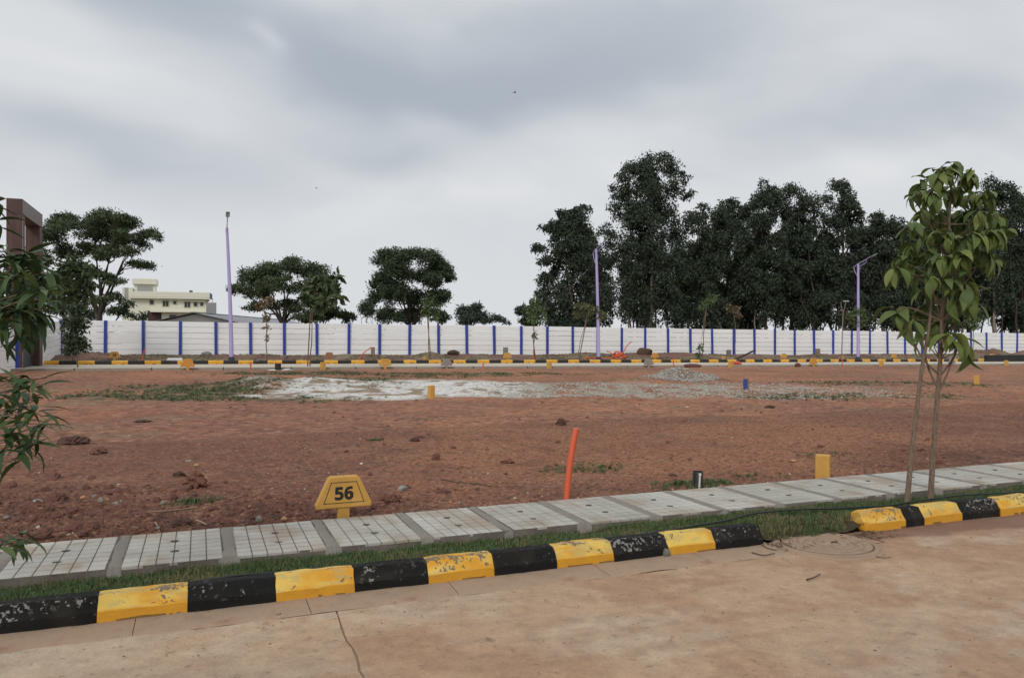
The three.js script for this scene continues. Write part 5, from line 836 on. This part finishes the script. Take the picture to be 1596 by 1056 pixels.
// ---------------------------------------------------------------- buildings behind the wall
{
  const D = 125, m = D / FOC, X0 = (206 - 798) * m, base = V(X0, 0, -D), g = thing('house', 'two storey cream house with balcony, parapets and a rooftop stair room', 'house', null, base, TH);
  const wall = mat(0.72, 0.705, 0.59, 0.9), sameWall = wall, dark = mat(0.03, 0.03, 0.035, 0.4), maroon = mat(0.06, 0.025, 0.03, 0.7), frameM = mat(0.5, 0.48, 0.4, 0.8), greyW = mat(0.34, 0.34, 0.34, 0.9);  // slabs and side block take the plain wall colour
  const Y = (py) => EYE + (528 - py) * m, wid = 10.9;                      // heights from the picture at the facade's distance
  mesh('wall', box(wid, Y(464), 8, wid / 2, Y(464) / 2, -4), wall, g);
  const par = mesh('parapet', merge([rbox(wid + 0.9, 0.85, 0.25, 0.03, wid / 2 + 0.1, Y(458), 0.7), rbox(0.25, 0.85, 8.6, 0.03, wid + 0.42, Y(458), -3.7)]), wall, g);
  mesh('roof_slab', box(wid + 0.9, 0.22, 9.2, wid / 2 + 0.1, Y(463.5), -3.8), sameWall, g);
  const win = (x, y, w, h) => { const f = mesh('window', box(w + 0.2, h + 0.2, 0.1, x, y, 0.03), frameM, g); const n = w > 0.8 ? 2 : 1; for (let i = 0; i < n; i++) mesh('pane', box(w / n - 0.08, h, 0.06, x - w / 2 + (i + 0.5) * w / n, y, 0.07), dark, f); mesh('sunshade', box(w + 0.5, 0.09, 0.5, x, y + h / 2 + 0.22, 0.25), wall, f); };
  for (const [px, w, py, h] of [[232, 0.62, 470.5, 0.62], [251, 0.9, 472.2, 0.85], [263.5, 0.5, 470.5, 0.45], [281, 0.9, 473.5, 0.85], [292.5, 0.6, 472.6, 0.62], [301.3, 0.5, 472.3, 0.5]]) win((px - 206) * m * 1.055, Y(py), w, h);
  const bal = mesh('balcony_slab', box(wid - 2.6, 0.2, 1.2, wid / 2 + 1.3, Y(485), 0.6), sameWall, g);
  for (let i = 0; i < 15; i++) mesh('baluster', box(0.06, 0.55, 0.06, 2.7 + i * 0.58, Y(485) + 0.37, 1.15), wall, bal);
  mesh('rail', box(wid - 2.6, 0.07, 0.09, wid / 2 + 1.3, Y(485) + 0.66, 1.15), wall, bal);
  mesh('door', box(2.0, 2.2, 0.1, 3.2, Y(494.5), 0.02), maroon, g);
  const wn = (x, w) => { const f = mesh('window', box(w + 0.15, 1.1, 0.1, x, Y(495), 0.03), frameM, g); mesh('pane', box(w, 1.0, 0.06, x, Y(495), 0.07), dark, f); }; wn(5.9, 1.0); wn(7.6, 0.8);
  const st = mesh('stair_room', box(3.1, Y(435) - Y(464), 4.5, 1.7, (Y(435) + Y(464)) / 2, -3.3), wall, g);
  mesh('opening', box(2.2, 0.85, 0.1, 1.75, Y(449.5), -1.0), greyW, st); mesh('roof_slab', rbox(3.6, 0.9, 5.2, 0.05, 1.7, Y(437.5), -3.2), wall, st);
  mesh('side_block', box(1.5, Y(448), 6, -0.75, Y(448) / 2, -3.2), sameWall, g); mesh('side_wall_panel', box(0.5, 2.0, 0.1, -0.9, Y(458), -0.17), greyW, g);
  mesh('roof_tank', new THREE.CylinderGeometry(0.25, 0.25, 0.5, 12).rotateZ(1.3).translate(8.6, Y(453), 0.4), mat(0.06, 0.06, 0.07, 0.6), g);
}
{
  const D = 140, m = D / FOC, base = V((306 - 798) * m, 0, -D), g = thing('grey_building', 'unpainted grey block building topped with a blue water tank', 'building', null, base, TH), Y = (py) => EYE + (528 - py) * m;
  const gm = mat(0.3, 0.3, 0.3, 0.95); mesh('wall', box(3.3, Y(471), 4, 1.65, Y(471) / 2, -2), gm, g); mesh('lower_wall', box(1.2, Y(477.5), 4, -0.1, Y(477.5) / 2, -1.6), gm, g); mesh('window', box(0.4, 0.5, 0.1, 0.35, Y(484), 0.42), mat(0.05, 0.05, 0.05, 0.5), g);
  const legs = mesh('tank_stand', merge([-0.45, 0.45].flatMap((x) => [-0.45, 0.45].map((z) => box(0.1, 0.75, 0.1, 2.2 + x, Y(471) + 0.37, -2 + z))).concat([box(1.15, 0.1, 1.15, 2.2, Y(471) + 0.75, -2)])), mat(0.28, 0.28, 0.3, 0.8), g);
  mesh('water_tank', new THREE.LatheGeometry([[0, 0], [0.42, 0], [0.44, 0.1], [0.44, 0.75], [0.3, 0.92], [0.15, 0.95], [0.15, 1.05], [0, 1.05]].map((a) => new THREE.Vector2(...a)), 18).translate(2.2, Y(471) + 0.8, -2), mat(0.05, 0.1, 0.2, 0.5), g);
  mesh('water_tank', new THREE.LatheGeometry([[0, 0], [0.26, 0], [0.26, 0.6], [0.1, 0.7], [0, 0.7]].map((a) => new THREE.Vector2(...a)), 14).translate(1.6, Y(471), -1.4), mat(0.04, 0.05, 0.08, 0.5), g);
}
{
  const D0 = 62, ridge = EYE + 41 * D0 / FOC, X = (300 - 798) / FOC * D0, g = thing('shed', 'low shed with a long sloping grey sheet roof behind the wall', 'shed', null, V(X, 0, -D0)), hw = 4.6, drop = 1.0, len = 27;
  const rm = [0.9, 1, 1.08].map((k) => new THREE.MeshStandardMaterial({ color: lin(0.27 * k, 0.275 * k, 0.295 * k), roughness: 0.6 })), sl = Math.hypot(hw, drop), ang = Math.atan2(drop, hw);
  for (let i = 0; i < 24; i++) for (const sd of [-1, 1]) mesh('roof_sheet', rbox(sl, 0.03, len / 24 - 0.01, 0.01).rotateZ(-sd * ang).translate(sd * hw / 2, ridge - drop / 2 + (i % 2) * 0.012, -(i + 0.5) * len / 24), rm[(i * 7 + (sd > 0 ? 1 : 0)) % 3], g);
  mesh('ridge_cap', rbox(0.4, 0.06, len, 0.02, 0, ridge + 0.03, -len / 2), rm[0], g);
  const gs = new THREE.Shape([[-hw + 0.3, -ridge], [hw - 0.3, -ridge], [hw - 0.3, -drop - 0.02], [0, -0.1], [-hw + 0.3, -drop - 0.02]].map((a) => new THREE.Vector2(...a)));
  mesh('wall', new THREE.ExtrudeGeometry(gs, { depth: len - 0.8, bevelEnabled: false }).translate(0, ridge, -len + 0.4), mat(0.55, 0.54, 0.53, 0.9), g);
}
// two birds high in the cloud
{
  const bm = mat(0.04, 0.04, 0.045, 0.8);
  for (const [px, py, D, label, s] of [[802, 144, 70, 'tiny dark bird gliding beneath the darkest cloud', 1], [493, 293, 80, 'tiny dark bird gliding low over the feathery tree', 0.8]]) {
    const g = thing('bird', label, 'bird', null, V((px - 798) / FOC * D, EYE + (528 - py) / FOC * D, -D)); g.scale.setScalar(s);
    mesh('body', new THREE.SphereGeometry(1, 10, 8).scale(0.16, 0.035, 0.045), bm, g);
    for (const z of [-1, 1]) { const b = new THREE.BufferGeometry(); b.setAttribute('position', new THREE.Float32BufferAttribute([0.06, 0, 0, -0.06, 0, 0, -0.03, 0.07, 0.2 * z, 0.03, 0.075, 0.2 * z, -0.1, 0.03, 0.42 * z], 3)); b.setIndex([0, 1, 2, 0, 2, 3, 3, 2, 4]); b.computeVertexNormals(); mesh('wing', b, new THREE.MeshStandardMaterial({ color: lin(0.04, 0.04, 0.045), roughness: 0.8, side: THREE.DoubleSide }), g); }
    g.rotation.y = 0.5;
  }
}
renderer.render(scene, camera);
